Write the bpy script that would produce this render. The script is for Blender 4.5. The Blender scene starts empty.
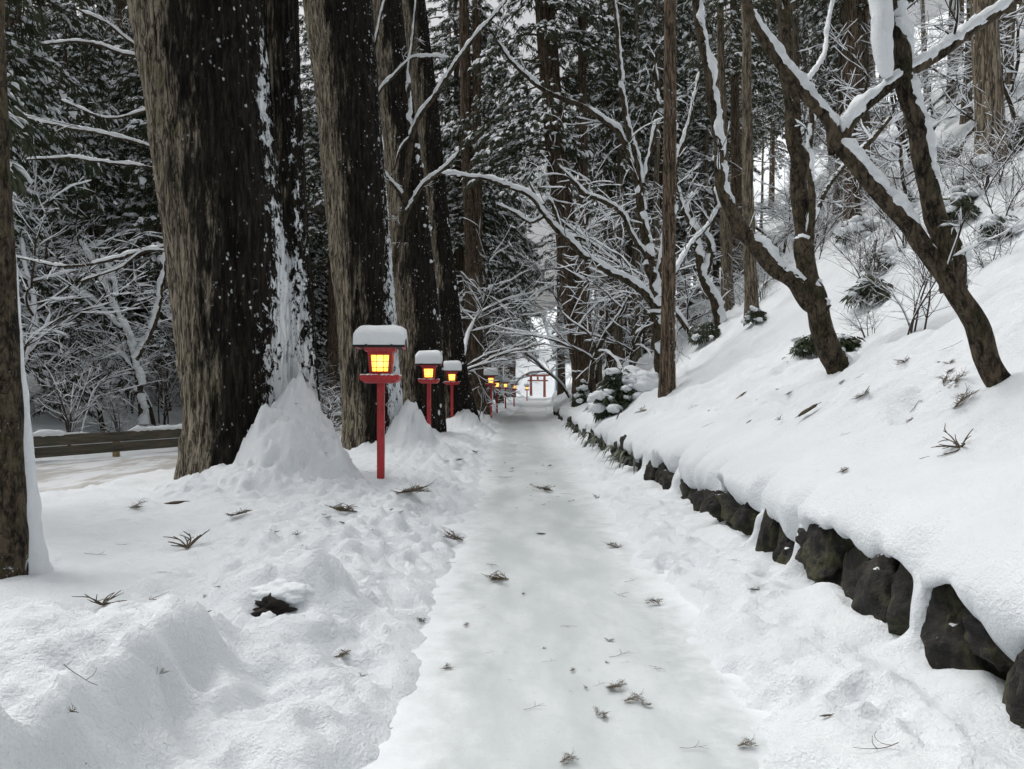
import bpy, math, random
import numpy as np
from mathutils import Vector, Matrix

# ------------------------------------------------------------------ camera, world, sun, exposure
sc = bpy.context.scene
COL = sc.collection
W, HH, F = 1024, 769, 760.0
CAM_Z = 1.5
PITCH = math.atan(7.5 / F)
cam = bpy.data.cameras.new('camera'); camo = bpy.data.objects.new('camera', cam); COL.objects.link(camo)
camo.location = (0, 0, CAM_Z); camo.rotation_euler = (math.pi / 2 + PITCH, 0, 0)
cam.sensor_width = 36; cam.lens = F / W * 36; cam.clip_start = .05; cam.clip_end = 1500
sc.camera = camo
world = bpy.data.worlds.new('World'); sc.world = world; world.use_nodes = True
wn = world.node_tree; wn.nodes.clear()
SUN_EL, SUN_ROT = math.radians(62), math.radians(-60)
wo = wn.nodes.new('ShaderNodeOutputWorld'); wb = wn.nodes.new('ShaderNodeBackground')
sky = wn.nodes.new('ShaderNodeTexSky'); sky.sky_type = 'NISHITA'; sky.sun_disc = False
sky.sun_elevation = SUN_EL; sky.sun_rotation = SUN_ROT; sky.dust_density = 9; sky.air_density = 1.2
hs = wn.nodes.new('ShaderNodeHueSaturation'); hs.inputs['Saturation'].default_value = .16
wn.links.new(sky.outputs[0], hs.inputs['Color']); wn.links.new(hs.outputs[0], wb.inputs[0])
wb.inputs[1].default_value = .15
wn.links.new(wb.outputs[0], wo.inputs[0])
sl = bpy.data.lights.new('sun', 'SUN'); sl.energy = .5; sl.angle = math.radians(50); sl.color = (1, .97, .93)
so = bpy.data.objects.new('sun', sl); COL.objects.link(so)
sdir = Vector((math.sin(SUN_ROT) * math.cos(SUN_EL), math.cos(SUN_ROT) * math.cos(SUN_EL), math.sin(SUN_EL)))
so.rotation_euler = sdir.to_track_quat('Z', 'Y').to_euler()
sc.cycles.max_bounces = 16; sc.cycles.diffuse_bounces = 10; sc.cycles.glossy_bounces = 2
sc.view_settings.view_transform = 'Standard'; sc.view_settings.look = 'None'
sc.view_settings.exposure = -0.06; sc.view_settings.gamma = 1

RNG = np.random.default_rng(7)
random.seed(7)

# ------------------------------------------------------------------ noise
def _h(ix, iy, iz, s):
    n = (ix.astype(np.int64) * 374761393 + iy.astype(np.int64) * 668265263 + iz.astype(np.int64) * 2147483647 + s * 1274126177) & 0xffffffff
    n = ((n ^ (n >> 13)) * 1274126177) & 0xffffffff
    n = ((n ^ (n >> 16)) * 2246822519) & 0xffffffff
    return ((n ^ (n >> 15)) & 0xffffff) / float(0xffffff)
def vn(x, y, z=None, s=0):
    x = np.asarray(x, float); y = np.asarray(y, float)
    if z is None: z = np.zeros_like(x * y)
    x, y, z = np.broadcast_arrays(x, y, z)
    ix, iy, iz = np.floor(x), np.floor(y), np.floor(z)
    fx, fy, fz = x - ix, y - iy, z - iz
    fx, fy, fz = [f * f * f * (f * (f * 6 - 15) + 10) for f in (fx, fy, fz)]
    r = 0
    for a in (0, 1):
        wx = fx if a else 1 - fx
        for b in (0, 1):
            wy = fy if b else 1 - fy
            for c in (0, 1):
                wz = fz if c else 1 - fz
                r = r + wx * wy * wz * _h(ix + a, iy + b, iz + c, s)
    return r * 2 - 1
def fbm(x, y, z=None, o=3, s=0):
    r = 0; a = 1; t = 0
    for k in range(o):
        r = r + a * vn(np.asarray(x) * 2**k, np.asarray(y) * 2**k, None if z is None else np.asarray(z) * 2**k, s + k)
        t += a; a *= .5
    return r / t
def ss(x, a, b):
    t = np.clip((np.asarray(x, float) - a) / (b - a), 0, 1)
    return t * t * (3 - 2 * t)

# ------------------------------------------------------------------ mesh helpers
class MB:
    def __init__(s): s.v = []; s.f = []; s.m = []; s.n = 0; s.side = []
    def add(s, v, f, mat=0, side=None):
        v = np.asarray(v, float).reshape(-1, 3)
        f = np.asarray(f, int)
        s.v.append(v); s.f.append(f + s.n); s.m.append(np.full(len(f), mat, int) if np.isscalar(mat) else np.asarray(mat))
        s.side.append(np.zeros(len(v)) if side is None else np.asarray(side)); s.n += len(v)
    def mesh(s, name, mats, smooth=True):
        me = bpy.data.meshes.new(name)
        v = np.concatenate(s.v)
        me.vertices.add(len(v)); me.vertices.foreach_set('co', v.astype(np.float32).ravel())
        li = np.concatenate([f.ravel() for f in s.f]); cnt = np.concatenate([np.full(len(f), f.shape[1]) for f in s.f])
        st = np.concatenate([[0], np.cumsum(cnt)[:-1]])
        me.loops.add(len(li)); me.loops.foreach_set('vertex_index', li.astype(np.int32))
        me.polygons.add(len(cnt)); me.polygons.foreach_set('loop_start', st.astype(np.int32)); me.polygons.foreach_set('loop_total', cnt.astype(np.int32))
        me.polygons.foreach_set('material_index', np.concatenate(s.m).astype(np.int32))
        me.polygons.foreach_set('use_smooth', np.full(len(cnt), smooth))
        for m in mats: me.materials.append(m)
        a = me.attributes.new('side', 'FLOAT', 'POINT'); a.data.foreach_set('value', np.concatenate(s.side).astype(np.float32))
        me.update(calc_edges=True); me.validate()
        return me
def obj(name, mb, mats, parent=None, smooth=True, loc=None):
    me = mb if isinstance(mb, bpy.types.Mesh) else mb.mesh(name, mats if isinstance(mats, (list, tuple)) else [mats], smooth)
    o = bpy.data.objects.new(name, me); COL.objects.link(o)
    if parent is not None: o.parent = parent
    if loc is not None: o.location = loc
    return o
def tag(o, label=None, cat=None, group=None, kind=None):
    if label: o['label'] = label
    if cat: o['category'] = cat
    if group: o['group'] = group
    if kind: o['kind'] = kind
    return o
def thing(name, label, cat, loc=(0, 0, 0), group=None, rz=0):
    o = bpy.data.objects.new(name, None); COL.objects.link(o); o.location = loc; o.rotation_euler = (0, 0, rz)
    o.empty_display_size = .2
    return tag(o, label, cat, group)
def dup(root, loc, rz=0, scale=1, label=None, group=None, tilt=(0, 0)):
    r = root.copy(); COL.objects.link(r); r.location = loc; r.rotation_euler = (tilt[0], tilt[1], rz)
    r.scale = (scale,) * 3 if np.isscalar(scale) else scale
    if label: r['label'] = label
    if group: r['group'] = group
    elif 'group' in r.keys(): del r['group']
    for ch in root.children:
        c = ch.copy(); COL.objects.link(c); c.parent = r
        for g in ch.children:
            d = g.copy(); COL.objects.link(d); d.parent = c
    return r
def resample(P, R, step):
    P = np.asarray(P, float); R = np.asarray(R, float)
    if len(P) < 2: return P, R
    Q = np.vstack([2 * P[0] - P[1], P, 2 * P[-1] - P[-2]])
    out = []; ro = []
    for i in range(len(P) - 1):
        L = np.linalg.norm(P[i + 1] - P[i]); n = max(1, int(math.ceil(L / step)))
        t = np.linspace(0, 1, n, endpoint=False)[:, None]
        a, b, c, d = Q[i], Q[i + 1], Q[i + 2], Q[i + 3]
        out.append(.5 * ((2 * b) + (c - a) * t + (2 * a - 5 * b + 4 * c - d) * t**2 + (3 * b - a - 3 * c + d) * t**3))
        ro.append(R[i] + (R[i + 1] - R[i]) * t[:, 0])
    out.append(P[-1:]); ro.append(R[-1:])
    return np.vstack(out), np.concatenate(ro)
def frames(P):
    d = np.gradient(P, axis=0); d /= np.linalg.norm(d, axis=1)[:, None] + 1e-9
    ref = np.array([0, 1, 0.]) if abs(d[:, 1]).mean() < .8 else np.array([1, 0, 0.])
    a = np.cross(ref, d); a /= np.linalg.norm(a, axis=1)[:, None] + 1e-9   # roughly x-ish
    b = np.cross(d, a)
    return d, a, b
def ringfaces(m, n):
    i = np.arange(m - 1)[:, None] * n; j = np.arange(n)[None, :]; k = (j + 1) % n
    return np.stack([i + j, i + k, i + n + k, i + n + j], -1).reshape(-1, 4)
def tube(mb, P, R, n=6, mat=0, disp=None, cap=True):
    P = np.asarray(P, float); R = np.asarray(R, float)
    d, a, b = frames(P)
    th = np.linspace(0, 2 * np.pi, n, endpoint=False)
    c, s_ = np.cos(th), np.sin(th)
    rr = R[:, None] * np.ones(n)[None]
    if disp is not None:
        rr = rr + disp(th[None, :] + 0 * rr, P[:, 2][:, None] + 0 * rr, R[:, None])
    dirs = a[:, None, :] * c[None, :, None] + b[:, None, :] * s_[None, :, None]
    V = P[:, None, :] + dirs * rr[..., None]
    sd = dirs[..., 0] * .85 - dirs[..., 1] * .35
    V = V.reshape(-1, 3); Fc = ringfaces(len(P), n)
    mb.add(V, Fc, mat, sd.ravel())
    if cap:
        top = len(P) - 1
        vv = np.vstack([V[top * n:(top + 1) * n], P[top] + d[top] * R[top] * .5])
        mb.add(vv, [[k, (k + 1) % n, n] for k in range(n)], mat)
def snowtube(mb, P, R, t=.04, n=7, mat=0, gap=.15, seed=0, wide=1.0):
    """snow lying on the upper side of a limb"""
    if len(P) < 3 or t == 0: return
    force = t < 0; t = abs(t)
    d, _, _ = frames(P)
    up = np.array([0, 0, 1.])
    u = up[None] - d * d[:, 2:3]; hor = np.linalg.norm(u, axis=1); u /= hor[:, None] + 1e-6
    if force: hor = np.full(len(P), .75)
    s_ = np.cross(d, u)
    L = np.concatenate([[0], np.cumsum(np.linalg.norm(np.diff(P, axis=0), axis=1))])
    nz = vn(L / (t * 4 + .06), L * 0 + seed * 7.3, s=5); nz2 = vn(L / (t * 1.5 + .02), L * 0 + seed * 3.1, s=9)
    th = t * hor**.8 * (1 + .45 * nz + .3 * nz2)
    g = ss(vn(L / (t * 12 + .15), L * 0 + seed * 1.7, s=3), -1 + gap * 1.2, -.7 + gap * 1.5)
    th = th * g * ss(hor, .12, .4)
    end = np.minimum(L / (t * 1.2 + .01), (L[-1] - L) / (t * 1.2 + .01)); e = np.sqrt(np.clip(end, 0.0004, 1))
    th = th * e
    k = np.clip(th / (t * .5), 0, 1)**.5
    a = (R * .92 * wide + th * .28) * k + 1e-4; bh = (R * .55 + th * .6) * k + 1e-4
    C = P + u * (R * .45 + th * .42)[:, None]
    al = np.linspace(0, 2 * np.pi, n, endpoint=False)
    jit = 1 + .16 * vn(L[:, None] / (t + .01), al[None] * 1.3 + seed, s=11)
    if n >= 8:
        jit = jit + .30 * vn(L[:, None] / (t * .55 + .01), np.cos(al)[None] * 2 + seed, np.sin(al)[None] * 2, s=13) + .17 * vn(L[:, None] / (t * .22 + .006), np.cos(al)[None] * 4 + seed, np.sin(al)[None] * 4, s=14)
    V = C[:, None] + s_[:, None] * (np.cos(al)[None] * a[:, None] * jit)[..., None] + u[:, None] * (np.sin(al)[None] * bh[:, None] * jit)[..., None]
    mb.add(V.reshape(-1, 3), ringfaces(len(P), n), mat)
def box(mb, c, s, mat=0, rz=0, taper=1.0):
    x, y, z = [q / 2 for q in s]
    v = np.array([[-x, -y, -z], [x, -y, -z], [x, y, -z], [-x, y, -z], [-x * taper, -y * taper, z], [x * taper, -y * taper, z], [x * taper, y * taper, z], [-x * taper, y * taper, z]])
    ca, sa = math.cos(rz), math.sin(rz)
    v = v @ np.array([[ca, sa, 0], [-sa, ca, 0], [0, 0, 1]]) + np.array(c)
    mb.add(v, [[0, 3, 2, 1], [4, 5, 6, 7], [0, 1, 5, 4], [1, 2, 6, 5], [2, 3, 7, 6], [3, 0, 4, 7]], mat)
def bevel(o, w=.006, seg=2):
    m = o.modifiers.new('bevel', 'BEVEL'); m.width = w; m.segments = seg; m.limit_method = 'ANGLE'
    return o
_ico = {}
def ico(sub):
    if sub in _ico: return _ico[sub]
    import bmesh
    bm = bmesh.new(); bmesh.ops.create_icosphere(bm, subdivisions=sub, radius=1)
    v = np.array([p.co[:] for p in bm.verts]); f = np.array([[q.index for q in p.verts] for p in bm.faces]); bm.free()
    _ico[sub] = (v, f); return v, f
def lump(mb, c, s, sub=2, rough=.2, freq=1.4, seed=0, mat=0, rz=0):
    v, f = ico(sub)
    v = v * (1 + rough * fbm(v[:, 0] * freq + seed, v[:, 1] * freq + seed * 2, v[:, 2] * freq, o=3, s=seed % 97))[:, None]
    v = v * np.array(s)
    ca, sa = math.cos(rz), math.sin(rz)
    mb.add(v @ np.array([[ca, sa, 0], [-sa, ca, 0], [0, 0, 1]]) + np.array(c), f, mat)

# ------------------------------------------------------------------ materials
def mat(name, build):
    m = bpy.data.materials.new(name); m.use_nodes = True; nt = m.node_tree; nt.nodes.clear()
    o = nt.nodes.new('ShaderNodeOutputMaterial'); p = nt.nodes.new('ShaderNodeBsdfPrincipled'); nt.links.new(p.outputs[0], o.inputs[0])
    N = NT(nt, p, o); build(N); return m
class NT:
    def __init__(s, nt, p, o): s.nt = nt; s.p = p; s.o = o; s._c = {}
    def n(s, t, **k):
        q = s.nt.nodes.new(t)
        for a, b in k.items():
            if a in q.inputs: s.set(q.inputs[a], b)
            else: setattr(q, a, b)
        return q
    def set(s, i, v):
        if isinstance(v, bpy.types.NodeSocket): s.nt.links.new(v, i)
        else: i.default_value = v
    def coord(s, scale=(1, 1, 1), kind='Object'):
        tc = s.n('ShaderNodeTexCoord'); m = s.n('ShaderNodeMapping'); m.inputs['Scale'].default_value = scale
        s.nt.links.new(tc.outputs[kind], m.inputs[0]); return m.outputs[0]
    def noise(s, vec, sc_=5, det=3, rough=.55, dist=0):
        q = s.n('ShaderNodeTexNoise'); s.set(q.inputs['Vector'], vec); q.inputs['Scale'].default_value = sc_
        q.inputs['Detail'].default_value = det; q.inputs['Roughness'].default_value = rough; q.inputs['Distortion'].default_value = dist
        return q.outputs['Fac']
    def voro(s, vec, sc_=5, feat='F1'):
        q = s.n('ShaderNodeTexVoronoi'); q.feature = feat; s.set(q.inputs['Vector'], vec); q.inputs['Scale'].default_value = sc_
        return q.outputs['Distance']
    def ramp(s, fac, stops):
        q = s.n('ShaderNodeValToRGB'); e = q.color_ramp.elements
        while len(e) < len(stops): e.new(.5)
        for el, (p_, c) in zip(e, stops):
            el.position = p_; el.color = (c, c, c, 1) if np.isscalar(c) else (*c, 1)
        s.set(q.inputs[0], fac); return q.outputs[0]
    def mixc(s, f, a, b):
        q = s.n('ShaderNodeMix'); q.data_type = 'RGBA'; s.set(q.inputs[0], f)
        for i, v in ((6, a), (7, b)):
            s.set(q.inputs[i], v if isinstance(v, bpy.types.NodeSocket) else (*v, 1))
        return q.outputs[2]
    def math(s, op, a, b=0, c=None, clamp=False):
        q = s.n('ShaderNodeMath'); q.operation = op; q.use_clamp = clamp; s.set(q.inputs[0], a); s.set(q.inputs[1], b)
        if c is not None: s.set(q.inputs[2], c)
        return q.outputs[0]
    def step(s, v, a, b):
        q = s.n('ShaderNodeMapRange'); q.interpolation_type = 'SMOOTHSTEP'; s.set(q.inputs[0], v)
        s.set(q.inputs[1], a); s.set(q.inputs[2], b); return q.outputs[0]
    def bump(s, h, st=.5, d=.02):
        q = s.n('ShaderNodeBump'); q.inputs['Strength'].default_value = st; q.inputs['Distance'].default_value = d
        s.set(q.inputs['Height'], h); s.nt.links.new(q.outputs[0], s.p.inputs['Normal']); return q
    def out(s, col=None, rough=None, **k):
        if col is not None: s.set(s.p.inputs['Base Color'], col if isinstance(col, bpy.types.NodeSocket) else (*col, 1))
        if rough is not None: s.set(s.p.inputs['Roughness'], rough)
        for a, b in k.items(): s.set(s.p.inputs[a], b)
SNOW = (.80, .835, .86)
def m_snow_ground(N):
    c = N.coord()
    a = N.noise(c, 13, 6, .68); b = N.noise(c, 52, 4, .65); big = N.noise(c, 1.1, 5, .6)
    col = N.mixc(N.step(big, .35, .68), (.745, .785, .815), SNOW)
    col = N.mixc(N.math('MULTIPLY', N.step(a, .56, .72), .35), col, (.70, .735, .76))
    # needles and bark crumbs that fell on the snow
    v = N.voro(N.coord((1, .55, 1)), 17); v2 = N.voro(N.coord((.45, 1, 1)), 31); cl = N.noise(c, 1.3, 3)
    sp = N.math('MULTIPLY', N.step(v, .06, .03), N.step(cl, .45, .58))
    sp2 = N.math('MULTIPLY', N.step(v2, .065, .035), N.step(cl, .49, .62))
    sp = N.math('MULTIPLY', N.math('MAXIMUM', sp, sp2), .75)
    col = N.mixc(sp, col, (.10, .08, .055))
    N.out(col, .62, **{'Specular IOR Level': .25})
    h = N.math('ADD', N.math('MULTIPLY', a, .7), N.math('MULTIPLY', b, .3))
    N.bump(h, .85, .045)
def m_snow(N):
    c = N.coord(); a = N.noise(c, 22, 6, .7)
    N.out(SNOW, .6, **{'Specular IOR Level': .25}); N.bump(a, .8, .03)
def m_snow_far(N): N.out((.82, .85, .88), .8, **{'Specular IOR Level': 0})
def m_path(N):
    c = N.coord(); st = N.coord((2.2, .7, 1))
    a = N.noise(st, 1.1, 5, .62); b = N.noise(c, 16, 5, .65); g = N.noise(c, 70, 3, .6)
    col = N.mixc(N.step(a, .38, .66), (.505, .545, .55), (.60, .635, .645))
    col = N.mixc(N.math('MULTIPLY', N.step(b, .5, .72), .4), col, (.47, .505, .49))
    sx = N.n('ShaderNodeSeparateXYZ'); N.set(sx.inputs[0], c)
    ed = N.math('ADD', N.math('ABSOLUTE', N.math('SUBTRACT', sx.outputs[0], .33)), N.math('MULTIPLY', N.math('SUBTRACT', N.noise(c, 5, 6, .7), .5), .9))
    col = N.mixc(N.step(ed, .45, .95), col, (.74, .77, .795))
    v = N.voro(N.coord((1, .4, 1)), 15); cl = N.noise(c, .9, 3)
    sp = N.math('MULTIPLY', N.math('MULTIPLY', N.step(v, .05, .03), N.step(cl, .47, .62)), .8)
    col = N.mixc(sp, col, (.12, .10, .07))
    N.out(col, N.ramp(a, [(.3, .34), (.7, .6)]), **{'Specular IOR Level': .4})
    N.bump(N.math('ADD', N.math('MULTIPLY', b, .8), N.math('MULTIPLY', g, .2)), .28, .02)
def m_road(N):
    c = N.coord((1.3, .35, 1)); a = N.noise(c, 1.6, 5, .6); b = N.noise(N.coord(), 14, 4)
    col = N.mixc(N.step(a, .42, .6), (.40, .39, .37), (.68, .70, .72))
    N.out(col, .55); N.bump(b, .4, .03)
def bark_node(dark, light, moss, snow_amt, stretch=.11, scale=9, wet_shade=True, specks=True, topsnow=0., crk=.85):
    def f(N):
        v = N.coord((1, 1, stretch)); o = N.coord()
        fib = N.noise(v, scale * 2.0, 5, .7, .3); fin = N.noise(v, scale * 8, 4, .7); blot = N.noise(o, 1.6, 4, .6)
        cr = N.math('ABSOLUTE', N.math('SUBTRACT', N.noise(v, scale * 1.5, 3, .55, .2), .5)); crack = N.step(cr, .0, .045)
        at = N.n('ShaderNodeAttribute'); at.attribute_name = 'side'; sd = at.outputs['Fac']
        pa = N.n('ShaderNodeAttribute'); pa.attribute_name = 'patch'
        col = N.ramp(fib, [(.40, dark), (.5, tuple(d * .45 + l * .55 for d, l in zip(dark, light))), (.60, light)])
        col = N.mixc(N.math('MULTIPLY', N.step(fin, .48, .66), .55), col, tuple(min(1, l * 1.5) for l in light))
        col = N.mixc(N.math('MULTIPLY', N.step(N.noise(o, 3.1, 5, .65), .5, .66), .5), col, moss)
        col = N.mixc(N.math('MULTIPLY', N.math('SUBTRACT', 1, crack), crk), col, dark)
        if wet_shade:  # right side darker: wetness, plus shade painted into the bark colour
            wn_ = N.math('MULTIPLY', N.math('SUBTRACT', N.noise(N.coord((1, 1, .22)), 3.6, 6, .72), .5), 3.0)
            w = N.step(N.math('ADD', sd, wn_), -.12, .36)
            wet_shade_col = N.ramp(fib, [(.45, (.003, .0025, .002)), (.60, (.014, .011, .008)), (.72, (.045, .036, .026))])
            col = N.mixc(N.math('MULTIPLY', w, .95), col, wet_shade_col)
        h = N.math('ADD', N.math('ADD', fib, N.math('MULTIPLY', fin, .3)), N.math('MULTIPLY', crack, .6))
        if snow_amt > 0:
            n1 = N.noise(N.coord((1, 1, .6)), 9, 7, .74, .5)
            thr = N.math('SUBTRACT', .745 - snow_amt, N.math('MULTIPLY', sd, .075))
            thr = N.math('SUBTRACT', thr, N.math('MULTIPLY', pa.outputs['Fac'], .26))
            mk = N.step(N.math('SUBTRACT', n1, thr), 0, .025)
            if specks:
                v2 = N.voro(N.coord((1, 1, .7)), 11); n3 = N.noise(o, 2.3, 4, .6); th2 = N.math('ADD', N.math('MULTIPLY', n3, .5), N.math('MULTIPLY', sd, .09))
                dd = N.math('ADD', N.math('ADD', v2, N.math('MULTIPLY', N.noise(o, 34, 4, .7), .8)), N.math('MULTIPLY', N.noise(o, 6, 2, .5), .5))
                mk = N.math('MAXIMUM', mk, N.math('MULTIPLY', N.step(dd, .80, .76), N.step(th2, .285, .35)))
            if topsnow:
                g = N.n('ShaderNodeNewGeometry'); sx = N.n('ShaderNodeSeparateXYZ'); N.set(sx.inputs[0], g.outputs['Normal'])
                q = N.math('ADD', sx.outputs[2], N.math('MULTIPLY', N.math('SUBTRACT', N.noise(o, 16, 5, .7), .5), 2.2))
                mk = N.math('MAXIMUM', mk, N.step(q, 1.02 - topsnow, 1.08 - topsnow))
            col = N.mixc(mk, col, SNOW); h = N.math('ADD', h, N.math('MULTIPLY', mk, 1.6))
        N.out(col, .85, **{'Specular IOR Level': .15}); N.bump(h, 1.0, .04)
    return f
M = {
    'snow_ground': mat('trodden_snow', m_snow_ground), 'snow': mat('fresh_snow', m_snow), 'snow_far': mat('crown_snow', m_snow_far),
    'path': mat('packed_ice', m_path), 'road': mat('slush_road', m_road),
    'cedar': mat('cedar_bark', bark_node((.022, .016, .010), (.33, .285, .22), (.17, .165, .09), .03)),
    'cedar_far': mat('far_cedar_bark', bark_node((.022, .015, .010), (.20, .148, .105), (.09, .085, .05), .035, wet_shade=False)),
    'cedar_pole': mat('plantation_bark', bark_node((.045, .034, .024), (.27, .225, .165), (.14, .14, .09), .02, wet_shade=False)),
    'bark': mat('mossy_bark', bark_node((.010, .008, .006), (.095, .074, .050), (.040, .044, .016), .05, stretch=.45, scale=6, wet_shade=False, specks=False, topsnow=.42, crk=.25)),
    'twig': mat('dark_twig', lambda N: N.out((.040, .028, .020), .8)),
    'rot': mat('rotten_wood', lambda N: (N.out((.014, .010, .008), .9), N.bump(N.noise(N.coord((1, 1, .3)), 30, 5), .9, .02))),
    'litter': mat('fallen_twig', lambda N: N.out(N.mixc(N.step(N.noise(N.coord(), 20, 2), .4, .6), (.040, .032, .018), (.11, .08, .045)), .8)),
}
def m_leaf(N):
    oi = N.n('ShaderNodeObjectInfo'); c = N.noise(N.coord(), 1.2, 3)
    col = N.mixc(N.step(c, .35, .65), (.026, .040, .022), (.062, .080, .042))
    col = N.mixc(N.math('MULTIPLY', oi.outputs['Random'], .35), col, (.085, .070, .042))
    N.out(col, .7, **{'Specular IOR Level': .25})
M['leaf'] = mat('cedar_foliage', m_leaf)
M['fern'] = mat('broad_evergreen_leaf', lambda N: N.out(N.mixc(N.step(N.noise(N.coord(), 9, 2), .4, .6), (.018, .032, .012), (.05, .065, .025)), .5))
def m_rock(N):
    c = N.coord(kind='Object'); a = N.noise(c, 5, 5, .65); b = N.noise(c, 22, 5, .7); m_ = N.noise(c, 3.2, 5, .7)
    col = N.ramp(a, [(.40, (.004, .0035, .003)), (.68, (.038, .032, .023))])
    col = N.mixc(N.math('MULTIPLY', N.step(m_, .47, .60), .9), col, (.055, .056, .024)); col = N.mixc(N.math('MULTIPLY', N.step(b, .6, .7), .5), col, (.13, .12, .09))
    g = N.n('ShaderNodeNewGeometry'); sx = N.n('ShaderNodeSeparateXYZ'); N.set(sx.inputs[0], g.outputs['Normal'])
    q = N.math('ADD', N.math('MULTIPLY', sx.outputs[2], .35), N.noise(c, 8, 4, .6))
    col = N.mixc(N.step(q, .88, .92), col, SNOW)
    N.out(col, .8); N.bump(N.math('ADD', a, N.math('MULTIPLY', b, .4)), 1, .05)
M['rock'] = mat('mossy_rock', m_rock)
def m_red(N):
    c = N.coord((1, 1, .3)); a = N.noise(c, 16, 4); d = N.noise(N.coord(), 60, 3)
    col = N.mixc(N.step(a, .4, .7), (.44, .026, .030), (.28, .018, .022)); col = N.mixc(N.math('MULTIPLY', N.step(d, .62, .7), .4), col, (.42, .30, .28))
    N.out(col, .45); N.bump(a, .15, .005)
M['red'] = mat('vermilion_paint', m_red)
M['torii'] = mat('torii_paint', lambda N: N.out(N.mixc(N.noise(N.coord(), 4, 3), (.34, .085, .05), (.22, .055, .035)), .6))
M['iron'] = mat('black_roof_metal', lambda N: N.out((.016, .015, .016), .5, Metallic=.3))
def m_pane(N):
    c = N.n('ShaderNodeTexCoord').outputs['Object']
    s_ = N.n('ShaderNodeSeparateXYZ'); N.set(s_.inputs[0], c)
    r = N.math('SQRT', N.math('ADD', N.math('MULTIPLY', s_.outputs[0], s_.outputs[0]), N.math('MULTIPLY', s_.outputs[2], s_.outputs[2])))
    # the bulb behind the paper is brightest in the middle of the pane
    col = N.ramp(N.math('MULTIPLY', r, 6), [(0, (1, .70, .20)), (.6, (1, .52, .07)), (1, (.9, .36, .03))])
    N.out((.5, .35, .15), .6)
    N.set(N.p.inputs['Emission Color'], col); N.p.inputs['Emission Strength'].default_value = 2.3
M['pane'] = mat('lit_paper_pane', m_pane)
def m_wood(N):
    c = N.coord((.25, .25, 3), 'Object'); a = N.noise(c, 5, 5, .6); b = N.noise(N.coord(), 2.5, 4)
    col = N.ramp(a, [(.35, (.030, .025, .018)), (.65, (.12, .10, .07))]); col = N.mixc(N.math('MULTIPLY', N.step(b, .5, .65), .7), col, (.06, .065, .04))
    N.out(col, .8); N.bump(a, .5, .01)
M['rail'] = mat('weathered_rail_wood', m_wood)
M['post'] = mat('yellow_rail_post', lambda N: N.out(N.mixc(N.noise(N.coord(), 9, 3), (.22, .16, .07), (.34, .26, .12)), .7))

# ------------------------------------------------------------------ terrain
cp, sp_ = math.cos(PITCH), math.sin(PITCH)
def ray(px, py):
    X = (px - 512) / F; Yc = (384.5 - py) / F
    d = np.array([X, cp - Yc * sp_, sp_ + Yc * cp]); return d / d[1]
def P(px, py, Y):
    d = ray(px, py); return np.array([d[0] * Y, Y, CAM_Z + d[2] * Y])
def S(y): y = np.asarray(y, float); return np.interp(y, [-10, 24, 35, 45, 65, 85, 110, 150], [0, 0, .15, .45, 1.3, 2.3, 3.9, 7])
def zp(y): return .78 * ss(y, 50, 112)
def railx(y): return np.interp(y, [-5, 8, 11, 17, 20.5, 26, 35, 50, 80, 120], [-19, -16, -13.6, -10.7, -9.1, -8.0, -7.3, -6.9, -6.0, -3])
def rim(y): return np.interp(y, [-5, 14, 22, 30, 50, 120], [-5.6, -5.6, -5.3, -4.6, -4.2, -3.5])
CONES = []   # snow piled against trunk feet: x, y, height, radius
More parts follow.
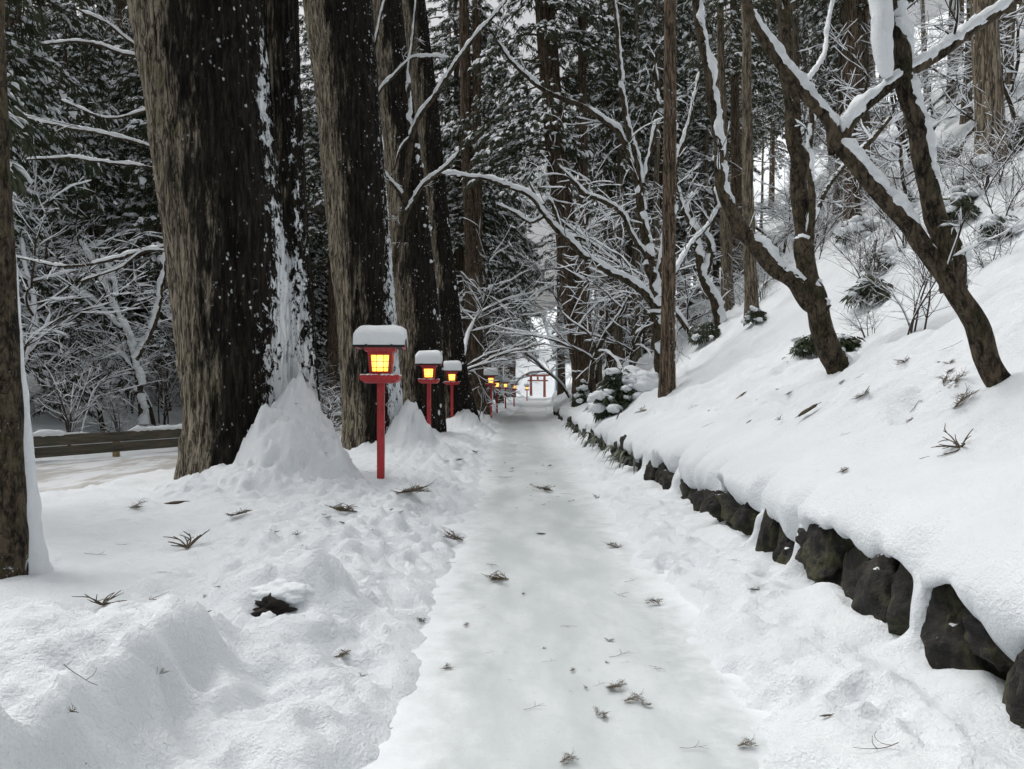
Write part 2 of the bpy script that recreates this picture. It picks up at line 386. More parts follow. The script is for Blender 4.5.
def H(x, y, noise=True):
    x = np.asarray(x, float); y = np.asarray(y, float); x, y = np.broadcast_arrays(x, y)
    u = x - S(y)
    wl = np.interp(y, [0, 3, 10, 24, 60], [-.52, -.54, -.50, -.62, -.7]); wr = np.interp(y, [0, 3, 10, 24, 60], [1.02, 1.05, 1.26, 1.48, 1.5])
    e = .16 * fbm(x * .9, y * .9, s=21, o=3) + .13 * fbm(x * 3.4, y * 3.4, s=22, o=4)
    base = np.interp(y, [0, 3, 6, 40, 60], [.24, .24, .25, .25, .2])
    left = -.05 + .05 * ss(-(u - wl) + e, -.12, .1) + .06 * ss(-(u - wl) + e, .0, .22) + (base - .06) * ss(-(u - wl) + e, .12, .85)
    left = left - (base + .10) * ss(rim(y) - x + e * 2, -.15, .9)
    road_mask = ss(rim(y) - x, .3, .9) * ss(x - railx(y), .2, 1.0)
    left = left - .06 * road_mask
    d = railx(y) - x
    left = left + ss(d, .6, 3) * .1 + .36 * np.maximum(0, d - 3.0) + .012 * np.minimum(np.maximum(0, d - 8), 40)**2 * .5
    right = -.05 + .05 * ss(u - wr + e, -.12, .1) + .075 * ss(u - wr + e, 0, .16) + .06 * ss(u - wr + e, .1, .7)
    k = .5 * (u - 2.5) + .25 * np.maximum(0, u - 5.0) * ss(y, 8, 15) + .004 * np.clip(u - 7, 0, 28)**2
    hill = .9 + k
    right = np.where(u > 2.0, right + (np.minimum(hill, 100) - right) * ss(u, 2.0, 2.5), right)
    h = np.where(u < .3, left, right) + zp(y)
    h = h + .22 * np.maximum(0, y - 122) * ss(y, 122, 140)
    # larger forms
    h = h + .42 * np.exp(-((x - 5.3) / 1.5)**2 - ((y - 7.2) / 1.15)**2)
    h = h + .30 * ss(-1.28 - x + .12 * fbm(y * 1.3, x, s=4), 0, .22) * ss(y, 4.1, 3.3) * ss(y, .5, 1.5) - .05 * np.exp(-((x + 1.1) / .16)**2) * ss(y, 4.1, 3.3)
    h = h + .20 * np.exp(-(np.hypot((x + 1.43) / .42, (y - 4.82) / .26))**2.6) - .10 * np.exp(-(np.hypot((x + 1.40) / .16, (y - 4.46) / .09))**2.6)
    for (cx, cy, ch, cr) in CONES:
        r = np.hypot(x - cx, y - cy) / cr
        r = r * (1 + .30 * fbm(x * 2.6 + cx, y * 2.6, s=31, o=4) ) 
        h = h + ch * (np.sqrt(np.clip(1 - r, 0, 1)**2.1 + .004) - .0632) * (1 + .12 * fbm(x * 5, y * 5, s=33)) + .07 * ss(-r, -1.2, -.8) * fbm(x * 11, y * 11, s=35, o=3)
    if noise:
        on = np.maximum(ss(wl - u, -.1, .35), ss(u - wr, -.1, .3)) * (1 - road_mask * .8)
        tr = ss(u, -2.9, -1.6) * ss(-u, .3, .6)         # trampled verge beside the path
        sl = ss(u, 2.3, 3); rb = ss(u, 1.0, 1.3) * ss(-u, -2.2, -1.9)
        n1 = fbm(x * 1.1, y * 1.1, s=1, o=3); n2 = fbm(x * 3.7, y * 3.7, s=2, o=3); n3 = 1 - np.abs(fbm(x * 6, y * 6, s=3, o=2)) * 2
        far = np.clip(y / 30, 0, 1)
        near = ss(-y, -22, -9)
        n4 = fbm(x * 9, y * 9, s=6, o=3); n5 = np.maximum(0, fbm(x * 7.3 + 2 * n1, y * 7.3, s=8, o=2) - .12)
        h = h + on * near * (n4 * (.010 + .036 * tr + .02 * rb + .012 * sl) + n5 * (.02 + .10 * tr + .04 * rb) * (.3 + .7 * ss(y, 3.6, 5)))
        h = h + on * (n1 * (.075 + .05 * tr + .08 * sl + .16 * far * sl) + n2 * (.018 + .065 * tr + .03 * rb + .045 * sl + .12 * sl * far) + n3 * (.008 + .018 * tr))
        dn = ss(d, 2, 8); h = h + dn * n1 * .35
        for (fx, fy, fr, fd, fa) in PRINTS:
            m_ = (np.abs(x - fx) < .4) & (np.abs(y - fy) < .4)
            if m_.any():
                dx, dy = x[m_] - fx, y[m_] - fy; ca, sa = math.cos(fa), math.sin(fa)
                q = np.hypot((dx * ca + dy * sa) / (fr * .5), (-dx * sa + dy * ca) / fr)
                h[m_] = h[m_] - fd * np.exp(-q**3) + fd * .35 * np.exp(-((q - 1.35) / .3)**2)
    return h
PRINTS = []
_r = np.random.default_rng(3)
for i in range(70):
    y = 2.2 + 14 * _r.random()**1.4; sd = _r.random()
    x = (-.75 - .8 * _r.random()) if sd < .6 else (1.15 + .55 * _r.random())
    PRINTS.append((x, y, .13 + .04 * _r.random(), .045 + .04 * _r.random(), _r.normal(0, .5)))
CONES += [(-2.95, 10.66, 1.30, .92), (-3.3, 10.2, .45, 1.4), (-2.22, 16.7, 1.0, .7), (-2.45, 16.4, .3, 1.3), (-2.9, 22.0, .4, 1.1), (-1.72, 27.6, .7, 1.0), (-2.0, 36.5, .5, 1.2), (3.9, 17.5, .15, .6), (4.9, 10.4, .12, .6)]

EXPO = [(2.2, 3.90), (4.16, 5.68), (5.88, 6.56), (6.76, 7.92), (8.1, 8.8), (8.92, 9.8), (10.15, 11.8), (12.6, 16.0), (17.2, 20.5), (22, 31), (34, 38), (42, 50)]
def expo(y):
    y = np.asarray(y, float); r = np.zeros_like(y)
    for a, b in EXPO: r = np.maximum(r, ss(y, a - .10, a + .10) * ss(-y, -b - .10, -b + .10))
    return r
def steps(a, b, d0, g):
    out = [a]; d = d0
    while out[-1] < b: out.append(out[-1] + d); d *= g
    return out
ys = np.array(list(np.arange(-4, 1.6, .15)) + list(np.arange(1.6, 9, .028)) + steps(9, 225, .03, 1.0135))
xl = np.array(sorted([-q for q in steps(1.6, 260, .032, 1.0)[:0]] + [-v for v in steps(4.2, 125, .035, 1.035)] + list(np.arange(-4.17, 1.74, .03))))
covA = np.array([(1.74, .10), (1.95, .14), (2.10, .24), (2.14, .38), (2.17, .52), (2.2, .62)])
expA = np.array([(1.74, .10), (1.98, .17), (2.2, .17), (2.50, .17), (2.56, .40), (2.40, .50), (2.22, .48), (2.12, .50), (2.08, .58), (2.10, .66)])
covB = np.array([(2.2, .62), (2.32, .79), (2.62, .95), (3.0, 1.14), (3.3, 1.3)])
expB = np.array([(2.10, .66), (2.26, .80), (2.6, .95), (3.0, 1.14), (3.3, 1.3)])
def rs(Pp, n):
    Q, _ = resample(np.c_[Pp, np.zeros(len(Pp))], np.zeros(len(Pp)), .02); Q = Q[:, :2]
    L = np.concatenate([[0], np.cumsum(np.hypot(*np.diff(Q, axis=0).T))]); t = np.linspace(0, L[-1], n)
    return np.c_[np.interp(t, L, Q[:, 0]), np.interp(t, L, Q[:, 1])]
NP_ = 64
NP_ = 84
cr = np.vstack([rs(covA, 54)[:-1], rs(covB, 31)]); er = np.vstack([rs(expA, 54)[:-1], rs(expB, 31)])
xr_ = np.array(steps(3.33, 120, .035, 1.028))
ny = len(ys); Yg = ys[:, None]
XL = xl[None, :] + np.where(xl > -4.2, 1, 0)[None] * S(ys)[:, None] * ss(xl, -4.2, -2)[None, :]
ZL = H(XL, Yg + 0 * XL)
ex = expo(ys + .05 * fbm(ys * 3, ys * 0, s=41))[:, None]
ex = np.clip(ex, 0, 1)
XM = cr[None, :, 0] * (1 - ex) + er[None, :, 0] * ex; ZM = cr[None, :, 1] * (1 - ex) + er[None, :, 1] * ex
lipn = fbm(ys * 2.6, ys * 0 + 3, s=43, o=4)[:, None]; lipx = fbm(ys * 1.1, ys * 0 + 9, s=44, o=3)[:, None]
tpar = np.linspace(0, 1, NP_)[None]; bell = np.exp(-((tpar - .57) / .075)**2)
n3 = fbm(XM * 2.6, Yg * 2.6 + 0 * XM, ZM * 2.6, s=45, o=5)
edge = ss(tpar, 0, .12) * ss(-tpar, -1, -.88)
fade = ss(Yg, 60, 30)
XM = XM + S(ys)[:, None] + edge * (bell * (.10 * lipx) + .05 * n3)
ZM = ZM + zp(ys)[:, None] + edge * (bell * (.16 * lipn) + .04 * n3 + np.exp(-((tpar - .50) / .07)**2) * ex * (.17 * vn(Yg * 2.7, Yg * 0, s=47) + .07 * vn(Yg * 8, Yg * 0, s=48)) + .11 * np.exp(-((tpar - .15) / .11)**2) * fbm(Yg * 2.6, XM * 2, s=49, o=4))
ZM = ZM * 1.0 - .10 * ss(Yg, 11, 14) * bell * ex
XR = xr_[None, :] + S(ys)[:, None] * ss(-xr_, -12, -3.3)[None, :]
ZR = H(XR, Yg + 0 * XR)
# blend the strip's ends into the height field
ZA = H(XM, Yg + 0 * XM)
wA = ss(-tpar, -.12, 0) ; wB = ss(tpar, .80, 1.0); w_ = np.maximum(wA, wB)
ZM = ZM * (1 - w_) + ZA * w_
XG = np.concatenate([XL, XM, XR], 1); ZG = np.concatenate([ZL, ZM, ZR], 1); YG = Yg + 0 * XG
nx = XG.shape[1]
g = MB(); ii = np.arange(ny - 1)[:, None] * nx; jj = np.arange(nx - 1)[None]
g.add(np.stack([XG, YG, ZG], -1).reshape(-1, 3), np.stack([ii + jj, ii + jj + 1, ii + nx + jj + 1, ii + nx + jj], -1).reshape(-1, 4))
tag(obj('snow_ground', g, M['snow_ground']), 'lumpy snow covering the verges and both hillsides', kind='structure')

def hit(px, py, y0=1.8, y1=160):
    Y = np.concatenate([np.arange(y0, 14, .02), np.arange(14, y1, .1)]); d = ray(px, py)
    zz = CAM_Z + d[2] * Y; hh = H(d[0] * Y, Y)
    b = np.where(zz <= hh)[0]
    k = b[0] if len(b) else len(Y) - 1
    return np.array([d[0] * Y[k], Y[k], float(hh[k])])
def gz(x, y): return float(H(np.array([x]), np.array([y]))[0])
def gzs(x, y): return float(H(np.array([x]), np.array([y]), False)[0])

def sheet(name, xa, xb, yv, zf, m, nxs, label):
    t = np.linspace(0, 1, nxs)[None]; yv = np.array(yv)[:, None]
    X = xa(yv) * (1 - t) + xb(yv) * t; Yy = yv + 0 * X; Z = zf(X, Yy)
    b = MB(); n = nxs; i = np.arange(len(yv) - 1)[:, None] * n; j = np.arange(n - 1)[None]
    b.add(np.stack([X, Yy, Z], -1).reshape(-1, 3), np.stack([i + j, i + j + 1, i + n + j + 1, i + n + j], -1).reshape(-1, 4))
    return tag(obj(name, b, m), label, kind='structure')
sheet('path', lambda y: S(y) - 1.0, lambda y: S(y) + 1.75, list(np.arange(-3, 14, .05)) + steps(14, 135, .06, 1.02),
      lambda x, y: zp(y) + .014 * fbm(x * 2.2, y * 1.1, s=51) + .011 * fbm(x * 7, y * 5, s=52, o=4) + .004, M['path'], 60, 'trodden icy path running straight away between the banks')
sheet('road', lambda y: railx(y) - .2, lambda y: rim(y) + .3, list(np.arange(-3, 40, .15)) + steps(40, 120, .2, 1.03),
      lambda x, y: -.115 + zp(y) - .02 * np.exp(-((x + 6.6) / .22)**2) - .025 * np.exp(-((x + 8.1) / .25)**2) + .03 * fbm(x * 1.6, y * .5, s=53) + .01 * fbm(x * 6, y * 3, s=54),
      M['road'], 50, 'snow-covered road with slushy tyre tracks')

# ------------------------------------------------------------------ stone retaining wall
wall = thing('stone_wall', 'low retaining wall of dark mossy boulders showing under the snow lip right of the path', 'stone wall', (2.3, 6, 0))
_r = np.random.default_rng(11); ns = 0
for a, b in EXPO:
    y = a - .05
    while y < b - .12:
        L = (.20 + .50 * _r.random()**1.4) * (1 + max(0, y - 10) * .06)
        big = _r.random() < .45; L = min(L, max(.16, b - y - .02))
        for q in range(1 if big else 2):
            mb = MB(); v, f = ico(5 if y < 8 else 4)
            hz = .34 if big else .19; zc = (.24 if big else (.12 + .26 * q))
            v = np.sign(v) * np.abs(v)**.70
            se = ns + 3
            for _c in range(16):
                nrm = _r.normal(0, 1, 3); nrm[1] *= .8; nrm /= np.linalg.norm(nrm); dd_ = _r.uniform(.66, .97); ov = np.maximum(0, v @ nrm - dd_); v = v - ov[:, None] * nrm[None] * .95
            nn = fbm(v[:, 0] * 1.3 + se, v[:, 1] * 1.3, v[:, 2] * 1.3, o=2, s=se); nf = fbm(v[:, 0] * 4 + se, v[:, 1] * 4, v[:, 2] * 4, o=4, s=se + 5)
            rd = 1 - np.abs(fbm(v[:, 0] * 2.2, v[:, 1] * 2.2 + se, v[:, 2] * 2.2, o=3, s=se + 9)) * 2
            v = v * (1 + .24 * nn + .13 * nf + .16 * rd)[:, None]
            v = v * np.array([.21 + .05 * _r.random(), L * .56, hz * 1.12])
            cx = 2.33 + S(y) + .05 * _r.normal(); cy = y + L / 2 + (.12 * q); cz = zc - .04 + .05 * _r.normal() + float(zp(y))
            c_, s_ = math.cos(.25 * _r.normal()), math.sin(.15 * _r.normal())
            v = v @ np.array([[1, 0, 0], [0, c_, s_], [0, -s_, c_]])
            mb.add(v, f)
            o = obj('boulder', mb, M['rock'], wall); o.location = (cx - 2.3, cy - 6, cz); ns += 1
        y += L * .80

# ------------------------------------------------------------------ big cedars (trunks cut off only far above the frame)
def ridges(amp, k=9, s=0, flare=None):
    def f(th, z, R):
        x, y_ = np.cos(th), np.sin(th)
        w = .25 * vn(z * .9, th * 0 + s, s=s + 1)
        n = fbm((x + w) * k * .5 + s, y_ * k * .5, z * .35, o=3, s=s); m_ = fbm(x * k * 1.6 + s, y_ * k * 1.6, z * .7, o=2, s=s + 4)
        big = fbm(x * 1.2 + s, y_ * 1.2, z * .15, o=2, s=s + 7)
        r = amp * (-np.abs(n) * 2.2 + .5 + m_ * .45) + R * .10 * big
        if flare is not None:
            z0, ht, am = flare; q = np.clip(1 - (z - z0) / ht, 0, 1)**2
            r = r + q * am * (.45 + .75 * np.clip(fbm(x * 1.6 + s, y_ * 1.6, None, o=1, s=s + 8) + .3, 0, 1))
        return r
    return f
def pxpath(Y, pts, dyf=None):
    Pp, R = [], []
    for q in pts:
        px, py, w = q[:3]; yy = Y + (q[3] if len(q) > 3 else 0)
        Pp.append(P(px, py, yy)); R.append(w / 2 / F * yy)
    return np.array(Pp), np.array(R)
def snow_clumps(mb, Pp, R, count, seed, size=(.02, .07), side=(-.3, 1.0), zr=None):
    """snow stuck in the bark, facing the path"""
    r = np.random.default_rng(seed); d, a, b = frames(Pp)
    for i in range(count):
        k = r.integers(0, len(Pp) - 1)
        if zr is not None and not (zr[0] < Pp[k, 2] < zr[1]): continue
        th = r.uniform(*side) - .35
        dr = a[k] * math.cos(th) + b[k] * math.sin(th)
        if dr[1] > .5: dr = dr * np.array([1, -1, 1])
        s_ = r.uniform(*size) * r.random()**.6 + .01
        lump(mb, Pp[k] + dr * R[k] * 1.0, (s_ * .9, s_ * .7, s_ * r.uniform(.7, 1.8)), 1, .5, 1.5, int(r.integers(1, 90)))
def big_cedar(label, Y, stems, ridge=.03, nring=80, step=.07, mat_='cedar', snow=None, flare=.25, crown=None, clump=140, cat='cedar tree', group=None):
    P0, R0 = pxpath(Y, stems[0]); base = np.array([P0[0][0], P0[0][1], 0]); z0 = gzs(base[0], base[1]); base[2] = z0
    t = thing('cedar_tree', label, cat, base, group)
    mb = MB(); sn = MB()
    for si, st in enumerate(stems):
        Pp, R = pxpath(Y, st)
        lo = Pp[0].copy(); lo[2] = min(z0 - .5, lo[2] - .3); Pp = np.vstack([lo, Pp]); R = np.r_[R[0], R]
        dv = (Pp[-1] - Pp[-2]) / np.linalg.norm(Pp[-1] - Pp[-2]); top = Pp[-1] + dv * 7; Pp = np.vstack([Pp, top]); R = np.r_[R, R[-1] * .8]
        Pp, R = resample(Pp, R, step)
        tube(mb, Pp - base, R, nring, 0, ridges(ridge, 9, int(Y * 3 + si * 17), (z0 - base[2], 1.3, flare)))
        if clump: snow_clumps(sn, Pp[Pp[:, 2] < 9] - base, R[Pp[:, 2] < 9], clump, int(Y * 7 + si))
    obj('trunk', mb, M[mat_], t)
    if sn.n: tag(obj('stuck_snow', sn, M['snow'], t), kind='stuff')
    return t, base
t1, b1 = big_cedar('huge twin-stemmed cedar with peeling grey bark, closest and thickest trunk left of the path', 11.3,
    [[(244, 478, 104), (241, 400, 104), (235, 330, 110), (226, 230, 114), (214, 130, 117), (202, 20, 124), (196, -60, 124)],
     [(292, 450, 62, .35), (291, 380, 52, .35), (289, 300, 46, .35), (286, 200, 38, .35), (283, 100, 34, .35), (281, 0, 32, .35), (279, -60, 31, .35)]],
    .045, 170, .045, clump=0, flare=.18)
# snow plastered into the seam between the two stems
def patch_attr(T, b, lines):
    me = [c for c in T.children if c.name.startswith('trunk')][0].data
    co = np.empty(len(me.vertices) * 3, np.float32); me.vertices.foreach_get('co', co); co = co.reshape(-1, 3) + b
    px = 512 + F * co[:, 0] / co[:, 1]; py = 392 - F * (co[:, 2] - CAM_Z) / co[:, 1]; w = np.zeros(len(px))
    for ys_, xs_, ws_, am in lines:
        c_ = np.interp(py, ys_, xs_); s_ = np.interp(py, ys_, ws_); a_ = np.interp(py, ys_, am)
        w = np.maximum(w, a_ * np.exp(-((px - c_) / s_)**2))
    a = me.attributes.new('patch', 'FLOAT', 'POINT'); a.data.foreach_set('value', w.astype(np.float32))
patch_attr(t1, b1, [([0, 100, 180, 260, 330, 420], [262, 262, 272, 284, 286, 296], [5, 9, 8, 12, 20, 30], [.35, .8, .45, .95, 1.0, 1.3]),
                    ([0, 200, 300, 420], [285, 296, 300, 312], [5, 8, 10, 12], [.2, .5, .7, 1.0])])
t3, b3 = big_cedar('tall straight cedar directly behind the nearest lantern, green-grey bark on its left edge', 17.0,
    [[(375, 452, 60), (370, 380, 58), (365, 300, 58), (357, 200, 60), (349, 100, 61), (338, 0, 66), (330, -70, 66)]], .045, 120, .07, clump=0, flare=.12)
patch_attr(t3, b3, [([0, 200, 280, 400], [368, 388, 393, 398], [4, 6, 9, 12], [.2, .5, .9, 1.0])])
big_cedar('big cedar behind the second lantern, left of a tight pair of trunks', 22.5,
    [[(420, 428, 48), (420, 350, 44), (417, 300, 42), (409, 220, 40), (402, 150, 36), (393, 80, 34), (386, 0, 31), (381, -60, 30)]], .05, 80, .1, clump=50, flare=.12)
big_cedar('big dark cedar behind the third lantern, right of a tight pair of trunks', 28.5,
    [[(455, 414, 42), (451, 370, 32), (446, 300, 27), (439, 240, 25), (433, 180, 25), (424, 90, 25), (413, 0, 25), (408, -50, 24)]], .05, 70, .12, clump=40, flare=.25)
big_cedar('forked brown cedar between the third and fourth lanterns', 38.0,
    [[(477, 412, 26), (475, 370, 17), (473, 300, 15), (471, 240, 12), (467, 170, 10), (465, 60, 10), (463, -40, 9)], [(476, 380, 14), (477, 330, 9), (478, 250, 8), (477, 120, 8), (476, -40, 7)]], .05, 48, .2, 'cedar_far', clump=20, flare=.2)
big_cedar('brown cedar pair right of the gate, its foot beside a snowy bush', 34.0,
    [[(583, 396, 18), (580, 360, 18), (572, 300, 21), (567, 240, 22), (558, 170, 21), (552, 100, 20), (547, 40, 20), (544, -40, 19)],
     [(590, 398, 12, -1), (588, 350, 11, -1), (585, 300, 10, -1), (584, 220, 9, -1), (583, 130, 8, -1), (582, 0, 8, -1), (581, -40, 8, -1)]], .05, 60, .15, 'cedar_far', clump=30, flare=.1)
t8, b8 = big_cedar('slender dark straight trunk standing on the snowy bank right of the path', 17.4,
    [[(667, 397, 15.5), (668, 330, 14), (669, 250, 13.5), (670, 150, 13), (670, 60, 12), (670, -40, 11.5)]], .012, 40, .08, 'cedar_far', clump=25, flare=.03, cat='tree')

# pole-like thin leaning stem beside the twin cedar
def limb_tree(name, label, cat, Y, limbs, barkm='bark', t=.05, twigs=0, seed=1, sides=12, rough=.12, thick=None, twig_len=(.3, .9), group=None, gap=.1, step=.06, snowwide=1.0, wig=.35):
    r = np.random.default_rng(seed)
    P0, _ = pxpath(Y, limbs[0]); base = P0[0].copy(); base[2] = gzs(base[0], base[1])
    T = thing(name, label, cat, base, group); wb_, sb = MB(), MB()
    for li, st in enumerate(limbs):
        tk = t if thick is None else thick[li]
        Pp, R = pxpath(Y, st)
        if li == 0: lo = Pp[0] - (Pp[1] - Pp[0]) / np.linalg.norm(Pp[1] - Pp[0]) * .25; Pp = np.vstack([lo, Pp]); R = np.r_[R[0] * 1.1, R]
        Pp, R = resample(Pp, R, step)
        if len(Pp) < 3: continue
        w = np.stack([vn(np.arange(len(Pp)) * step * 3, np.full(len(Pp), li * 5. + k), s=seed + k) for k in range(3)], 1) * R[:, None] * wig
        Pp = Pp + w
        sd = li * 9 + seed
        tube(wb_, Pp - base, R, sides, 0, lambda th, z, R_: R_ * rough * fbm(np.cos(th) * 1.6 + z * 2, np.sin(th) * 1.6, z * 4, o=3, s=sd))
        snowtube(sb, Pp - base, R, tk, 14 if sides > 12 else 10, 0, gap, sd, snowwide)
        if twigs:
            L = np.sum(np.linalg.norm(np.diff(Pp, axis=0), axis=1))
            for q in range(int(L * twigs)):
                k = r.integers(int(len(Pp) * .15), len(Pp)); dd = Pp[min(k + 1, len(Pp) - 1)] - Pp[max(k - 1, 0)]; dd /= np.linalg.norm(dd) + 1e-9
                dirn = dd * .5 + r.normal(0, .6, 3); dirn[2] += .35; dirn /= np.linalg.norm(dirn)
                branchlet(wb_, sb, Pp[k] - base, dirn, r.uniform(*twig_len), min(R[k] * .4, .012), r, t * .35, 2)
    obj('trunk', wb_, M[barkm], T)
    if sb.n: obj('snow_cover', sb, M['snow'], T)
    return T
def branchlet(wb_, sb, p, d, L, rad, r, t, depth, ns=4):
    n = max(4, int(L / .07)); pts = [p]; dd = d.copy(); c = r.normal(0, .10, 3)
    for i in range(n):
        dd = dd + c * .6 + r.normal(0, .07, 3); dd[2] += .01; dd /= np.linalg.norm(dd); pts.append(pts[-1] + dd * L / n)
    pts = np.array(pts); R = np.linspace(rad, rad * .35, len(pts))
    tube(wb_, pts, R, ns, 0, cap=False)
    if t > .004: snowtube(sb, pts, R, t * (.45 + .7 * r.random()), 5, 0, .5, int(r.integers(0, 999)), 1.25)
    if depth > 0:
        for q in range(int(2 + 3 * r.random())):
            k = r.integers(1, n); v = dd * .7 + r.normal(0, .6, 3); v[2] += .15; v /= np.linalg.norm(v)
            branchlet(wb_, sb, pts[k], v, L * r.uniform(.35, .65), rad * .6, r, t * .8, depth - 1, 3)

limb_tree('bare_sapling', 'pale ramrod-thin sapling hugging the right edge of the twin-stemmed cedar', 'sapling', 13.2, [[(319, 432, 6), (312, 350, 5.5), (304, 270, 5), (300, 200, 4), (296, 120, 3.4), (292, 0, 3), (290, -30, 2)]], 'cedar_pole', .05, 0, 3, step=.1)

# foreground left trunk
T0 = limb_tree('young_tree', 'lichen-spotted trunk cut by the left edge, snow packed up its right side', 'tree', 5.15,
    [[(-6, 602, 62), (-6, 540, 58), (-7, 440, 54), (-8, 330, 48), (-10, 200, 38), (-12, 80, 32), (-14, -60, 30)]], 'bark', 0, 0, 5, 28, .06, wig=.04)
mb = MB(); pts, R = pxpath(5.3, [(34, 622, 66), (30, 600, 50), (26, 560, 40), (23, 520, 33), (18, 440, 25), (14, 360, 18), (12, 300, 13), (9, 240, 8), (6, 190, 4)])
pts, R = resample(pts, R, .04); base0 = np.array(T0.location)
tube(mb, pts - base0, R, 24, 0, lambda th, z, R_: R_ * .34 * fbm(np.cos(th) * 1.3, np.sin(th) * 1.3, z * 3.2, o=4, s=4) + .006 * fbm(np.cos(th) * 5, np.sin(th) * 5, z * 14, o=2, s=6))
obj('packed_snow', mb, M['snow'], T0)

# leaning trees on the right bank
RT1 = limb_tree('leaning_tree', 'nearest leaning tree on the right, its Y-shaped limbs carrying thick snow', 'tree', 5.75, [
    [(1016, 402, 27.2), (995, 368, 22.4), (975, 325, 21.6), (955, 290, 20.0), (930, 250, 18.4), (900, 218, 16.8), (870, 185, 16.0), (842, 154, 14.4), (834, 141, 9.6)],
    [(840, 152, 15.2), (828, 118, 12.0), (800, 90, 11.2), (775, 55, 10.4), (752, 15, 9.6), (735, -40, 8.8)],
    [(840, 152, 13.6), (850, 128, 10.4), (872, 103, 9.6), (905, 75, 10.4), (950, 48, 9.6), (985, 20, 8.8), (1030, -8, 8.8), (1080, -30, 8.0)],
    [(955, 292, 25), (949, 265, 25), (941, 235, 23), (932, 190, 19.2), (918, 130, 18.4), (905, 80, 16.8), (896, 30, 16.0), (889, -40, 16.0)],
    [(800, 90, 5.6), (822, 60, 4.0, .3), (828, 25, 3.2, .5), (838, -20, 2.4, .6)]],
    'bark', .085, .5, 9, 26, .16, thick=[.09, .055, .065, -.035, -.025], gap=.25, twig_len=(.2, .7), step=.03)
# fat snow pillow leaning on the upper left of the upright limb
mb = MB(); pts, R = pxpath(5.7, [(889, 78, 8), (885, 68, 15), (882, 45, 19), (882, 20, 20), (879, -10, 20), (876, -40, 16)]); pts, R = resample(pts, R, .025)
b_ = np.array(RT1.location); tube(mb, pts - b_, R, 16, 0, lambda th, z, R_: R_ * .38 * fbm(np.cos(th) * 1.3, np.sin(th) * 1.3, z * 6, o=4, s=2)); obj('snow_pillow', mb, M['snow'], RT1)
limb_tree('leaning_tree', 'two-stemmed mossy tree on the right bank, one stem sweeping left under thick snow', 'tree', 10.3, [
    [(838, 370, 25.2), (826, 340, 22.7), (816, 300, 20.2), (806, 255, 19.3), (801, 215, 17.6), (797, 160, 16.0), (790, 100, 15.1), (785, 40, 14.3), (782, -40, 13.4)],
    [(820, 315, 20.2), (800, 290, 16.0), (780, 272, 16.8), (758, 248, 16.0), (738, 220, 14.3), (724, 190, 10.9), (718, 150, 9.2), (712, 100, 9.2), (706, 60, 8.4), (699, 20, 8.4), (692, -30, 7.6)],
    [(806, 262, 7.6), (812, 215, 6.7, -.2), (809, 165, 5.9, -.2), (812, 120, 5.0, -.2), (806, 75, 3.4, -.2)],
    [(806, 235, 6.7), (826, 190, 5.0, .4), (845, 165, 5.0, .8), (872, 140, 5.9, 1.0), (890, 118, 4.2, 1.2)]],
    'bark', .09, .7, 12, 22, .14, thick=[.012, -.055, -.025, .07], gap=.3, step=.05)
limb_tree('bare_tree', 'bare tree behind the slender dark trunk, sending long snow-lined boughs left over the path', 'tree', 19.5, [
    [(664, 405, 17), (661, 345, 14), (657, 305, 13), (650, 265, 10), (644, 230, 9), (640, 195, 8), (638, 165, 7), (628, 130, 6), (622, 90, 5), (618, 40, 4), (612, -20, 3)],
    [(657, 308, 10), (641, 290, 8), (620, 277, 7), (600, 266, 7), (583, 255, 6), (563, 236, 6), (545, 215, 5), (532, 198, 4.5), (512, 188, 4), (490, 180, 3), (462, 176, 2.5), (440, 174, 2)],
    [(640, 200, 6), (632, 165, 6), (622, 137, 6), (600, 118, 5.5), (578, 104, 5), (548, 93, 4.5), (530, 80, 4), (512, 62, 3.5), (496, 40, 2.5)],
    [(650, 262, 5), (632, 234, 5), (622, 214, 5), (604, 201, 4.5), (586, 194, 4.5), (572, 180, 4), (557, 165, 3)],
    [(545, 215, 4), (530, 222, 3), (514, 212, 2.5), (497, 205, 2)], [(563, 236, 4), (550, 200, 3), (541, 205, 2.5), (528, 180, 2)],
    [(657, 300, 7), (664, 240, 5), (672, 180, 5), (690, 120, 4), (700, 70, 3)], [(657, 300, 8), (680, 262, 5, 1), (695, 240, 4, 1.5), (712, 222, 3, 2)],
    [(640, 200, 5), (649, 160, 4), (657, 115, 4), (655, 60, 3)]],
    'bark', .10, 1.1, 15, 9, .1, thick=[-.035, .075, .07, .06, .05, .05, -.035, .06, -.035], gap=.12, step=.1, twig_len=(.5, 1.6))
